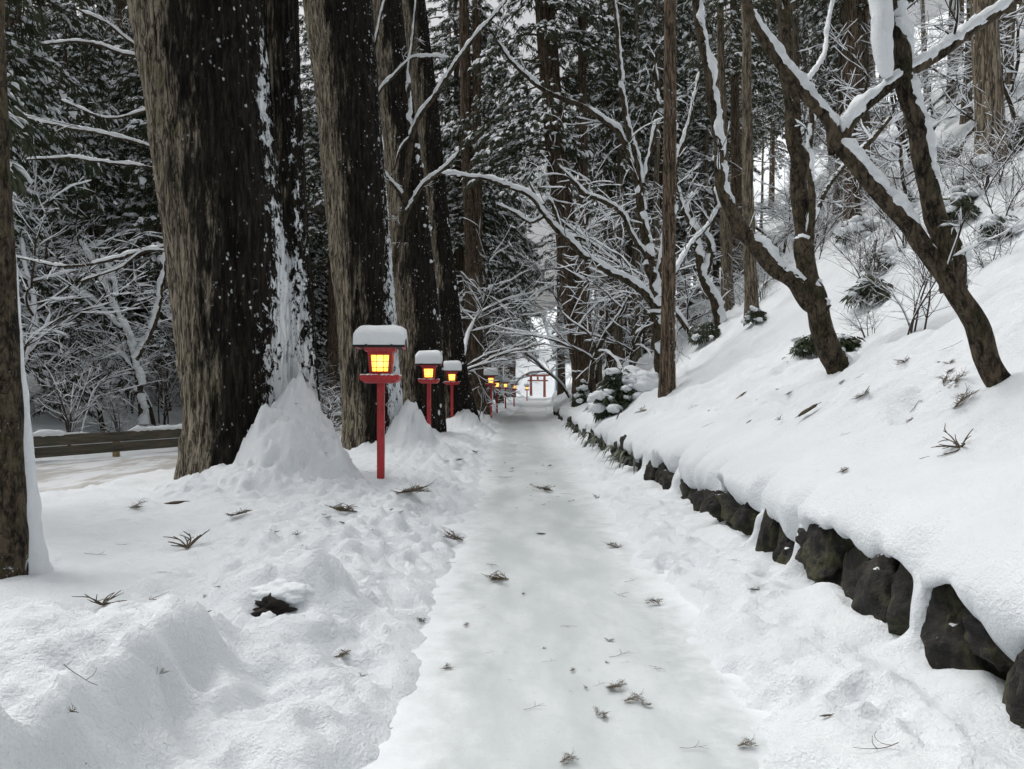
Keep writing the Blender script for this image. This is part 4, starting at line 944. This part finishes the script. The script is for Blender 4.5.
# ------------------------------------------------------------------ guardrail
gt = thing('guardrail', 'weathered wood-faced guardrail along the far side of the road', 'guardrail', (-10, 18, -.1))
ygr = np.concatenate([np.arange(10, 36, .5), np.arange(36, 60, 1.5)]); xg = railx(ygr)
def sweep(mb, xs, yy, z0, z1, th, m=0):
    dx, dy = np.gradient(xs), np.gradient(yy); L = np.hypot(dx, dy); nx_, ny_ = dy / L, -dx / L
    zz = -.1 + np.array([gzs(a, b) for a, b in zip(xs + .4, yy)]) * 0
    ring = []
    for (o_, z_) in ((0, z0), (th, z0), (th, z1), (0, z1)):
        ring.append(np.stack([xs + nx_ * o_ + 10, yy + ny_ * o_ - 18, zz + z_ + .1], 1))
    V = np.stack(ring, 1).reshape(-1, 3); mb.add(V, ringfaces(len(xs), 4), m); 
    mb.add(V[:4], [[3, 2, 1, 0]], m); mb.add(V[-4:], [[0, 1, 2, 3]], m)
for z0, z1 in ((.12, .35), (.37, .61)):
    mb = MB(); sweep(mb, xg, ygr, z0, z1, .07); obj('board', mb, M['rail'], gt, smooth=False)
for k in range(0, len(ygr) - 1, 1):
    if (k % 4) != 2: continue
    mb = MB(); x, y = xg[k] - .10, ygr[k]; box(mb, (x + 10, y - 18, .12), (.13, .13, .82)); bevel(obj('post', mb, M['post'], gt, smooth=False), .01)
mb = MB(); q, R = resample(np.stack([xg + .03 + 10, ygr - 18, ygr * 0 + .605], 1), ygr * 0 + .035, .1); snowtube(mb, q, R * 1.3, .07, 8, 0, .25, 4); obj('snow_cover', mb, M['snow'], gt)

# ------------------------------------------------------------------ lanterns
def rbox(w, d, z0, z1, w2=None, d2=None):
    m_ = MB(); w2 = w2 or w; d2 = d2 or d
    v = [(-w / 2, -d / 2, z0), (w / 2, -d / 2, z0), (w / 2, d / 2, z0), (-w / 2, d / 2, z0), (-w2 / 2, -d2 / 2, z1), (w2 / 2, -d2 / 2, z1), (w2 / 2, d2 / 2, z1), (-w2 / 2, d2 / 2, z1)]
    m_.add(v, [[0, 3, 2, 1], [4, 5, 6, 7], [0, 1, 5, 4], [1, 2, 6, 5], [2, 3, 7, 6], [3, 0, 4, 7]]); return m_
def make_lantern(snow_h, seed, top=0.90):
    """origin at ground, z of the tray at 1.42"""
    T = thing('lantern', '', 'lantern')
    bevel(obj('post', rbox(.102, .102, -.5, 1.47), M['red'], T, smooth=False), .008)
    m_ = rbox(.40, .40, 1.41, 1.455, .53, .53); q = rbox(.53, .53, 1.456, 1.52); m_.add(q.v[0], q.f[0]); tr = obj('tray', m_, M['red'], T, smooth=False); bevel(tr, .006)
    sn_ = MB(); r = np.random.default_rng(seed)
    for k in range(60):
        a = r.integers(0, 4); u_ = r.uniform(-.25, .25); e_ = .235 + .015 * r.random(); x, y = [(u_, -e_), (u_, e_), (-e_, u_), (e_, u_)][a]; s_ = r.uniform(.015, .035)
        lump(sn_, (x, y, 1.52), (s_ * 1.3, s_, s_ * .55), 1, .4, 1.5, int(r.integers(1, 90)))
    obj('dusting_snow', sn_, M['snow'], tr)
    fr = MB(); wb0, wt0, z0, z1 = .29, .34, 1.52, 1.845
    def corner(sx, sy):
        v = []
        for z, ww in ((z0, wb0), (z1, wt0)):
            for dx, dy in ((0, 0), (1, 0), (1, 1), (0, 1)):
                v.append((sx * (ww / 2 - dx * .042), sy * (ww / 2 - dy * .042), z))
        f = np.array([[0, 1, 2, 3], [4, 7, 6, 5], [0, 4, 5, 1], [1, 5, 6, 2], [2, 6, 7, 3], [3, 7, 4, 0]])
        if sx * sy > 0: f = f[:, ::-1]
        fr.add(v, f[:, ::-1])
    for sx in (-1, 1):
        for sy in (-1, 1): corner(sx, sy)
    b1_ = rbox(.286, .286, z0 - .002, z0 + .05, .292, .292); fr.add(b1_.v[0], b1_.f[0]); b2_ = rbox(.330, .330, z1 - .05, z1 + .002, .336, .336); fr.add(b2_.v[0], b2_.f[0])
    fr_o = obj('frame', fr, M['red'], T, smooth=False)
    head = MB(); hb = rbox(.41, .41, z1 + .002, z1 + .05, .43, .43); head.add(hb.v[0], hb.f[0]); obj('head_beam', head, M['red'], T, smooth=False)
    # four paper panes with thin glazing bars
    for k in range(4):
        a = k * math.pi / 2
        pn = MB(); pn.add([(-.118, 0, -.118), (.118, 0, -.118), (.138, -.020, .128), (-.138, -.020, .128)], [[0, 1, 2, 3]])
        po = obj('pane', pn, M['pane'], T, smooth=False); po.location = (math.sin(a) * .129, -math.cos(a) * .129, 1.685); po.rotation_euler = (0, 0, a)
        bars = MB()
        for q in (-.045, .045): box(bars, (q, -.020, .0), (.007, .005, .24))
        for q in (-.06, .02): box(bars, (0, -.0185 + q * -.09, q), (.26, .006, .007))
        obj('glazing_bar', bars, M['rail'], po, smooth=False)
    rf = MB(); ww, dd = .345, .30; z_e, z_r = 1.895, 2.03
    rf.add([(-ww, -dd, z_e), (ww, -dd, z_e), (ww, 0, z_r), (-ww, 0, z_r), (-ww, dd, z_e), (ww, dd, z_e), (-ww, -dd, z_e + .028), (ww, -dd, z_e + .028), (ww, 0, z_r + .028), (-ww, 0, z_r + .028), (-ww, dd, z_e + .028), (ww, dd, z_e + .028)],
           [[3, 2, 1, 0], [4, 5, 2, 3], [6, 7, 8, 9], [9, 8, 11, 10], [0, 1, 7, 6], [5, 4, 10, 11], [1, 2, 8, 7], [2, 5, 11, 8], [0, 6, 9, 3], [3, 9, 10, 4]])
    ro = obj('roof', rf, M['iron'], T, smooth=False)
    gb = MB()
    for sx in (-1, 1): gb.add([(sx * .33, -.26, z_e + .0), (sx * .33, .26, z_e + .0), (sx * .33, 0, z_r - .02), (sx * .30, -.26, z_e), (sx * .30, .26, z_e), (sx * .30, 0, z_r - .02)], [[0, 1, 2], [5, 4, 3]]); gb.add([(sx * .33, -.26, z_e), (sx * .33, .26, z_e), (sx * .30, .26, z_e), (sx * .30, -.26, z_e)], [[0, 1, 2, 3]])
    obj('gable', gb, M['red'], T, smooth=False)
    for sx in (-.17, .17): bk = MB(); box(bk, (sx, -.315, z_e + .02), (.03, .03, .035)); obj('snow_guard', bk, M['iron'], ro, smooth=False)
    # snow cap: rounded slab following both slopes
    nu, nv_ = 40, 44; sc_ = MB(); V = []
    U = np.linspace(-1, 1, nu); Vv = np.linspace(-1, 1, nv_)
    uu, vv = np.meshgrid(U, Vv, indexing='ij')
    def sup(t): return np.clip(1 - np.abs(t)**7, 0, 1)**.42
    hx, hy = .35, .305
    X = uu * hx; Yy = vv * hy
    roofz = z_r + .03 - (z_r - z_e) * np.abs(Yy) / .31
    th = snow_h * sup(uu) * sup(vv)
    flat = roofz * .55 + (z_r + .0) * .45
    bul = 1 + .07 * np.sin(np.clip(th / snow_h, 0, 1) * np.pi)
    nzz = fbm(uu * 2 + seed, vv * 2, o=3, s=seed)
    Z = np.where(th > 0, flat + th + .018 * nzz * sup(uu) * sup(vv), roofz)
    Z = np.where((np.abs(uu) > .999) | (np.abs(vv) > .999), roofz, Z)
    X = X * (1 + .03 * nzz * (np.abs(uu) > .8)) * (1 + .05 * (np.abs(uu) > .93) * (np.abs(uu) < .999)); Yy = Yy * (1 + .04 * (np.abs(vv) > .93) * (np.abs(vv) < .999))
    i = np.arange(nu - 1)[:, None] * nv_; j = np.arange(nv_ - 1)[None]
    sc_.add(np.stack([X, Yy, Z], -1).reshape(-1, 3), np.stack([i + j, i + nv_ + j, i + nv_ + j + 1, i + j + 1], -1).reshape(-1, 4))
    obj('snow_cap', sc_, M['snow'], T)
    return T
protoA = make_lantern(.175, 3); protoB = make_lantern(.25, 8)
LAN = [('nearest and largest red lantern, snow slab sloping on its roof', 381, 10.6, 0, .08),
       ('second red lantern from the front, thick rounded snow cap', 429, 20.3, 1, .03),
       ('third red lantern from the front, twig lodged in its snow cap', 452, 27.6, 1, .05),
       ('fourth red lantern, in front of the forked brown cedar', 491, 36.6, 1, .0),
       ('fifth red lantern, half hidden behind the fourth', 497, 46.5, 1, .05),
       ('sixth red lantern along the path', 505.5, 56, 0, .0),
       ('seventh red lantern, second to last before the gate', 514, 66, 1, .1),
       ('last and smallest red lantern, nearest the gate', 527, 86, 0, .0)]
TRAY = [379.5, 381.5, 383.5, 385, 388.5, 388.5, 389.5, 390]
first = {0: True, 1: True}
for (lb, px, Y, pr, rz), ty in zip(LAN, TRAY):
    x = (px - 512) / F * Y; zt = P(px, ty, Y)[2]
    src = (protoA, protoB)[pr]
    loc = (x, Y, zt - 1.46)
    if first[pr]: first[pr] = False; o = src; o.location = loc; o.rotation_euler = (0, 0, rz); tag(o, lb)
    else: o = dup(src, loc, rz, 1, lb)
    o['group'] = 'red lanterns lining the left of the path'

# ------------------------------------------------------------------ torii gate
Yt = 110.; px2 = Yt / F
xL, xR = (531 - 512) * px2, (544.5 - 512) * px2; zb = gzs((xL + xR) / 2, Yt); cx = (xL + xR) / 2
tg = thing('torii_gate', 'small red-brown wooden gate with a snow-topped crossbeam at the end of the path', 'gate', (cx, Yt, zb))
for x in (xL, xR): mb = MB(); tube(mb, np.array([[x - cx, 0, -.5], [x - cx, 0, 1.2], [x - cx + (.0), 0, 3.0]]), np.array([.20, .19, .18]), 14); obj('pillar', mb, M['torii'], tg)
hw = (xR - xL) / 2 + .75
mb = MB(); tt = np.linspace(-1, 1, 13)
for y0 in (-.13,):
    V = []
    for t in tt:
        zc = 3.0 + .10 * abs(t)**2.5
        V += [(t * hw, -.14, zc), (t * hw, .14, zc), (t * (hw + .05), .17, zc + .26), (t * (hw + .05), -.17, zc + .26)]
    mb.add(V, ringfaces(13, 4)); mb.add(V[:4], [[3, 2, 1, 0]]); mb.add(V[-4:], [[0, 1, 2, 3]])
obj('top_beam', mb, M['torii'], tg, smooth=False)
mb = MB(); box(mb, (0, 0, 2.42), (2 * hw - .5, .12, .2)); obj('tie_beam', mb, M['torii'], tg, smooth=False)
mb = MB(); box(mb, (0, 0, 2.76), (.28, .1, .44)); obj('name_tablet', mb, M['torii'], tg, smooth=False)
mb = MB(); q, R = resample(np.array([(t * (hw + .03), 0, 3.27 + .10 * abs(t)**2.5) for t in tt]), np.full(13, .13), .1); snowtube(mb, q, R, .22, 10, 0, -.3, 3); obj('snow_cover', mb, M['snow'], tg)

# ------------------------------------------------------------------ half-buried stump in the verge
st = thing('tree_stump', 'rotten dark stump peeping from a hollow under a dome of snow in the left foreground', 'stump', (-1.40, 4.50, .22))
mb = MB(); lump(mb, (-.02, .03, -.005), (.115, .08, .07), 4, .8, 3.2, 12); obj('wood', mb, M['rot'], st)
mb = MB(); lump(mb, (.0, .12, .06), (.20, .13, .075), 5, .30, 1.9, 21); lump(mb, (-.01, -.10, -.05), (.05, .04, .06), 3, .4, 1.9, 9); obj('snow_cover', mb, M['snow'], st)
# ------------------------------------------------------------------ fallen sprigs and twigs on the snow
def sprig(seed, kind):
    r = np.random.default_rng(seed); mb = MB()
    def tw(p, d, L, R, k, lift):
        n = 6; pts = [p]; dd = d.copy(); bend = r.normal(0, .14)
        for i in range(n):
            a = bend + r.normal(0, .13); c_, s_ = math.cos(a), math.sin(a); dd = np.array([dd[0] * c_ - dd[1] * s_, dd[0] * s_ + dd[1] * c_, dd[2] * .9 + r.normal(0, .06)]); pts.append(pts[-1] + dd * L / n)
        pts = np.array(pts); pts[:, 2] = np.maximum(pts[:, 2], .004)
        tube(mb, pts, np.linspace(R, R * .5, n + 1), 5, 0)
        if k > 0:
            for q in range(r.integers(5, 9) if kind == 'sprig' else r.integers(1, 3)):
                i = r.integers(1, n); a = r.choice([-1, 1]) * r.uniform(.35, .9); c_, s_ = math.cos(a), math.sin(a)
                v = np.array([dd[0] * c_ - dd[1] * s_, dd[0] * s_ + dd[1] * c_, dd[2] + r.uniform(0, lift)]); tw(pts[i], v, L * r.uniform(.4, .75), R * .75, k - 1, lift)
    if kind == 'sprig':
        for q in range(3): a = r.uniform(-.9, .9); tw(np.zeros(3), np.array([math.cos(a), math.sin(a), r.uniform(.05, .5)]), r.uniform(.35, .6), .011, 2, .5)
    elif kind == 'tuft':
        for q in range(8): a = r.uniform(-1.6, 1.6) + (0 if q % 2 else 3.1); tw(np.zeros(3), np.array([math.cos(a) * .7, math.sin(a) * .7, r.uniform(.3, .9)]), r.uniform(.3, .55), .015, 1, .3)
    elif kind == 'twig': tw(np.array([-.5, 0, .01]), np.array([1, 0, .05]), 1.0, .013, 1, .25)
    elif kind == 'cone': lump(mb, (0, 0, .08), (.5, .13, .10), 3, .5, 3, seed); tw(np.array([.3, 0, .05]), np.array([1, .2, .1]), .4, .03, 1, .3)
    v = np.concatenate(mb.v); mb.v = [v * 1.0]; return mb
SP = {}
for k, n in (('sprig', 5), ('tuft', 3), ('twig', 4), ('cone', 2)):
    SP[k] = []
    for i in range(n):
        b = sprig(300 + i * 7 + len(k), k); fs = MB(); allv = np.concatenate(b.v)
        fs.v = [allv]; fs.f = b.f; fs.m = b.m; fs.side = [np.zeros(len(allv))]; fs.n = len(allv)
        SP[k].append(fs.mesh('cedar_' + k, [M['litter']], True))
# px, py, width px, kind, label
LIT = [(188, 549, 52, 'tuft', 'spiky brown tuft on the left verge below the twin cedar'), (103, 606, 44, 'tuft', 'splayed brown twig cluster right of the edge trunk foot'),
 (143, 603, 40, 'twig', 'thin forked twig right of the splayed twig cluster'), (230, 517, 36, 'sprig', 'dark sprig on the snow in front of the twin cedar foot'),
 (178, 504, 26, 'cone', 'small dark cedar tip left of the twin cedar foot'), (92, 557, 26, 'twig', 'short curved twig in the snow right of the edge trunk'),
 (120, 546, 16, 'twig', 'tiny crooked twig left of the spiky tuft'), (357, 513, 52, 'sprig', 'bushy dead cedar sprig left below the nearest lantern'),
 (396, 494, 56, 'sprig', 'biggest dead cedar sprig at the foot of the nearest lantern'), (342, 524, 10, 'cone', 'crumb of bark beside the bushy sprig'),
 (297, 538, 14, 'tuft', 'upright twig stub on the mound right of the twin cedar'), (265, 536, 14, 'twig', 'little twig left of the upright stub'),
 (443, 538, 24, 'sprig', 'dark sprig at the left edge of the icy path'), (463, 541, 32, 'sprig', 'flat dark sprig just onto the icy path'),
 (160, 673, 24, 'twig', 'bent brown twig on the lower left snow shelf'), (76, 681, 44, 'twig', 'long thin twig pieces on the lower left snow shelf'),
 (71, 717, 16, 'tuft', 'fan-shaped brown cedar tip in the bottom left corner'), (400, 735, 26, 'cone', 'curled dark frond at the bottom, left edge of the path'),
 (425, 625, 18, 'sprig', 'small dark sprig by the path edge, mid foreground'), (509, 587, 44, 'sprig', 'cedar sprig lying in the middle of the icy path'),
 (453, 578, 26, 'twig', 'flat twig on the path left of the middle sprig'), (497, 573, 26, 'twig', 'thin twig on the path just above the middle sprig'),
 (619, 555, 24, 'sprig', 'dark sprig at the right edge of the path, upper one'), (616, 605, 24, 'twig', 'dark twig on the right part of the path, lower one'),
 (632, 590, 18, 'twig', 'pale stick at the right edge of the path'), (553, 495, 30, 'sprig', 'flat sprig across the path far ahead'), (503, 481, 22, 'twig', 'thin twig on the left of the path far ahead'),
 (595, 501, 14, 'sprig', 'little dark sprig right of the flat sprig far ahead'), (660, 614, 26, 'sprig', 'dark sprig right of the path in the foreground'),
 (760, 591, 22, 'sprig', 'dark sprig below the boulders on the right verge'), (733, 563, 18, 'twig', 'small forked twig on the right verge'), (827, 719, 16, 'cone', 'dark crumb in a footprint, lower right'),
 (884, 756, 50, 'twig', 'long curved bare twig at the bottom right'), (961, 450, 46, 'tuft', 'spreading bare twig standing in the snow, right bank'),
 (922, 461, 20, 'cone', 'short dark tip left of the spreading twig'), (953, 411, 44, 'sprig', 'dark cedar sprig left of the leaning tree foot'), (920, 406, 34, 'twig', 'arched twig on the right bank'),
 (944, 387, 34, 'sprig', 'thin sprig above the dark sprig on the right bank'), (951, 348, 26, 'twig', 'slanting twig high on the near mound'), (905, 363, 18, 'tuft', 'small twig tuft on the crest of the near mound'),
 (869, 394, 26, 'sprig', 'feathery sprig in the middle of the right bank'), (808, 412, 30, 'cone', 'thick dark stick of bark on the right bank'), (780, 421, 12, 'tuft', 'tiny tuft left of the bark stick'),
 (906, 423, 20, 'sprig', 'small sprig below the arched twig'), (849, 469, 20, 'sprig', 'dark sprig above the snow lip'), (847, 437, 14, 'twig', 'tiny twig midway on the right bank'), (812, 476, 16, 'twig', 'tiny forked twig on the snow lip'),
 (857, 378, 18, 'twig', 'straight twig below the two-stemmed tree'), (786, 477, 14, 'twig', 'tiny twig left on the snow lip'), (712, 459, 20, 'tuft', 'sparse upright twig on the lip above the far boulders'),
 (696, 408, 16, 'twig', 'short twig right of the slender trunk foot'), (742, 396, 16, 'cone', 'dark bark flake on the slope beyond the slender trunk'), (708, 425, 16, 'twig', 'crooked twig lying below the slender trunk'),
 (749, 423, 12, 'cone', 'small bark flake on the slope'), (617, 420, 16, 'sprig', 'sprig in front of the big buried shrub'), (647, 411, 18, 'sprig', 'sprig between the buried shrub and slender trunk'),
 (688, 447, 14, 'twig', 'tiny twig on the lip left of the sparse upright twig'), (130, 508, 26, 'sprig', 'thin dead sprig on the rim beside the road'), (312, 480, 10, 'twig', 'splinter on the snow cone'),
 (541, 540, 12, 'cone', 'bark crumb on the path ahead'), (470, 520, 14, 'twig', 'short twig on the left path edge ahead'), (455, 462, 16, 'sprig', 'sprig beside the path near the second lantern'), (478, 455, 14, 'sprig', 'dark sprig on the verge near the third lantern')]
cnt = {}
_r = np.random.default_rng(17)
for (px, py, w, k, lb) in LIT:
    p = hit(px, py); ln = {'sprig': 1.05, 'tuft': .75, 'twig': 1.1, 'cone': 1.3}[k]; s_ = w / F * p[1] / ln * 1.0
    on_path = abs(p[0] - .4 - float(S(p[1]))) < .85
    me = SP[k][cnt.get(k, 0) % len(SP[k])]; cnt[k] = cnt.get(k, 0) + 1
    nm = {'sprig': 'cedar_sprig', 'tuft': 'twig_tuft', 'twig': 'twig', 'cone': 'bark_piece'}[k]
    o = obj(nm, me, None); o.location = (p[0], p[1], (max(p[2], .008 + float(zp(p[1]))) if on_path else p[2]) + .004); o.scale = (s_, s_, s_ * (.85 if k == 'tuft' else .7))
    e = .15; gx = (gz(p[0] + e, p[1]) - gz(p[0] - e, p[1])) / (2 * e)
    o.rotation_euler = (0, -math.atan(gx) if not on_path and px < 1000 else 0, _r.uniform(-.7, .7) + (math.pi if _r.random() < .5 else 0))
    if abs(math.cos(o.rotation_euler[2])) and o.rotation_euler[2] > 1.6: o.rotation_euler[1] *= -1
    tag(o, lb, {'sprig': 'sprig', 'tuft': 'twigs', 'twig': 'twig', 'cone': 'bark'}[k], 'cedar litter on the snow')
# tiny litter, gathered in drifts under the branches
_r = np.random.default_rng(23); made = 0; seeds_ = []
for q in range(34):
    y = 2.8 + 13 * _r.random()**1.2; side_ = q % 3
    seeds_.append(((_r.uniform(-.3, 1.0), y) if side_ == 0 else (_r.uniform(-.35 * y, -.7), y) if side_ == 1 else (_r.uniform(2.9, 2.9 + .4 * y), y)) + (side_,))
for i in range(420):
    if made >= 230: break
    cx_, cy_, side_ = seeds_[_r.integers(0, len(seeds_))]; x = cx_ + _r.normal(0, .35); y = cy_ + _r.normal(0, .6)
    if side_ == 0 and not -.45 < x < 1.1: continue
    if side_ == 1 and not x < -.55: continue
    if side_ == 2 and not x > 2.85: continue
    if y < 2.6 or not 0 < 512 + F * x / y < 1024: continue
    k = _r.choice(['twig', 'sprig', 'sprig', 'twig', 'sprig']); me = SP[k][_r.integers(0, len(SP[k]))]
    z = gz(x, y)
    if side_ == 0: z = max(z, .010)
    o = obj('litter_twig', me, None); o.location = (x, y, z + .002); s_ = .035 + .13 * _r.random()**1.8; o.scale = (s_ * (.6 if k == 'cone' else 1), s_, s_ * .6); o.rotation_euler = (0, -.45 if side_ == 2 else 0, _r.uniform(-.6, .6))
    g_ = ('on the icy path', 'on the left verge', 'on the right bank')[side_]; made += 1
    tag(o, 'small cedar crumb lying ' + g_, 'twig', 'cedar crumbs ' + g_)
# ferns hanging from the far part of the wall
_r = np.random.default_rng(29)
def fern(seed):
    r = np.random.default_rng(seed); mb = MB()
    for q in range(26):
        a = r.uniform(0, 6.28); L = r.uniform(.2, .42); t = np.linspace(0, 1, 6); d = np.array([math.cos(a), math.sin(a)]); e_ = r.uniform(.5, 1.3)
        c_ = np.stack([d[0] * L * t, d[1] * L * t, L * (e_ * t - 1.3 * t * t)], 1); wv = np.array([-d[1], d[0], 0]) * .022; wd = (np.sin(t * np.pi * .9 + .25) * 1.0)[:, None]
        V = np.concatenate([c_ - wv * wd, c_ + wv * wd]); mb.add(V, [[i, i + 1, i + 7, i + 6] for i in range(5)])
    return mb.mesh('fern', [M['fern']], True)
FM = [fern(1), fern(2), fern(3)]
for i, y in enumerate([13.0, 13.9, 14.9, 15.7, 17.6, 18.6, 19.5, 20.2, 23, 25, 27.5]):
    o = obj('fern', FM[i % 3], None); o.location = (2.12 + float(S(y)) + .06 * _r.normal(), y, .33); s_ = 1.0 + .2 * (i % 3); o.scale = (s_,) * 3; o.rotation_euler = (0, 0, i)
    tag(o, 'dark evergreen fern tuft hanging from the far stretch of the boulder wall', 'fern', 'ferns on the far boulder wall')

print('objects', len(bpy.data.objects), 'polys', sum(len(m.polygons) for m in bpy.data.meshes))

print('ground z', ZG.min(), ZG.max())

for o in bpy.data.objects:
    if o.get('label') and len(o['label'].split()) > 16: print('LONG', o.name, o['label'])
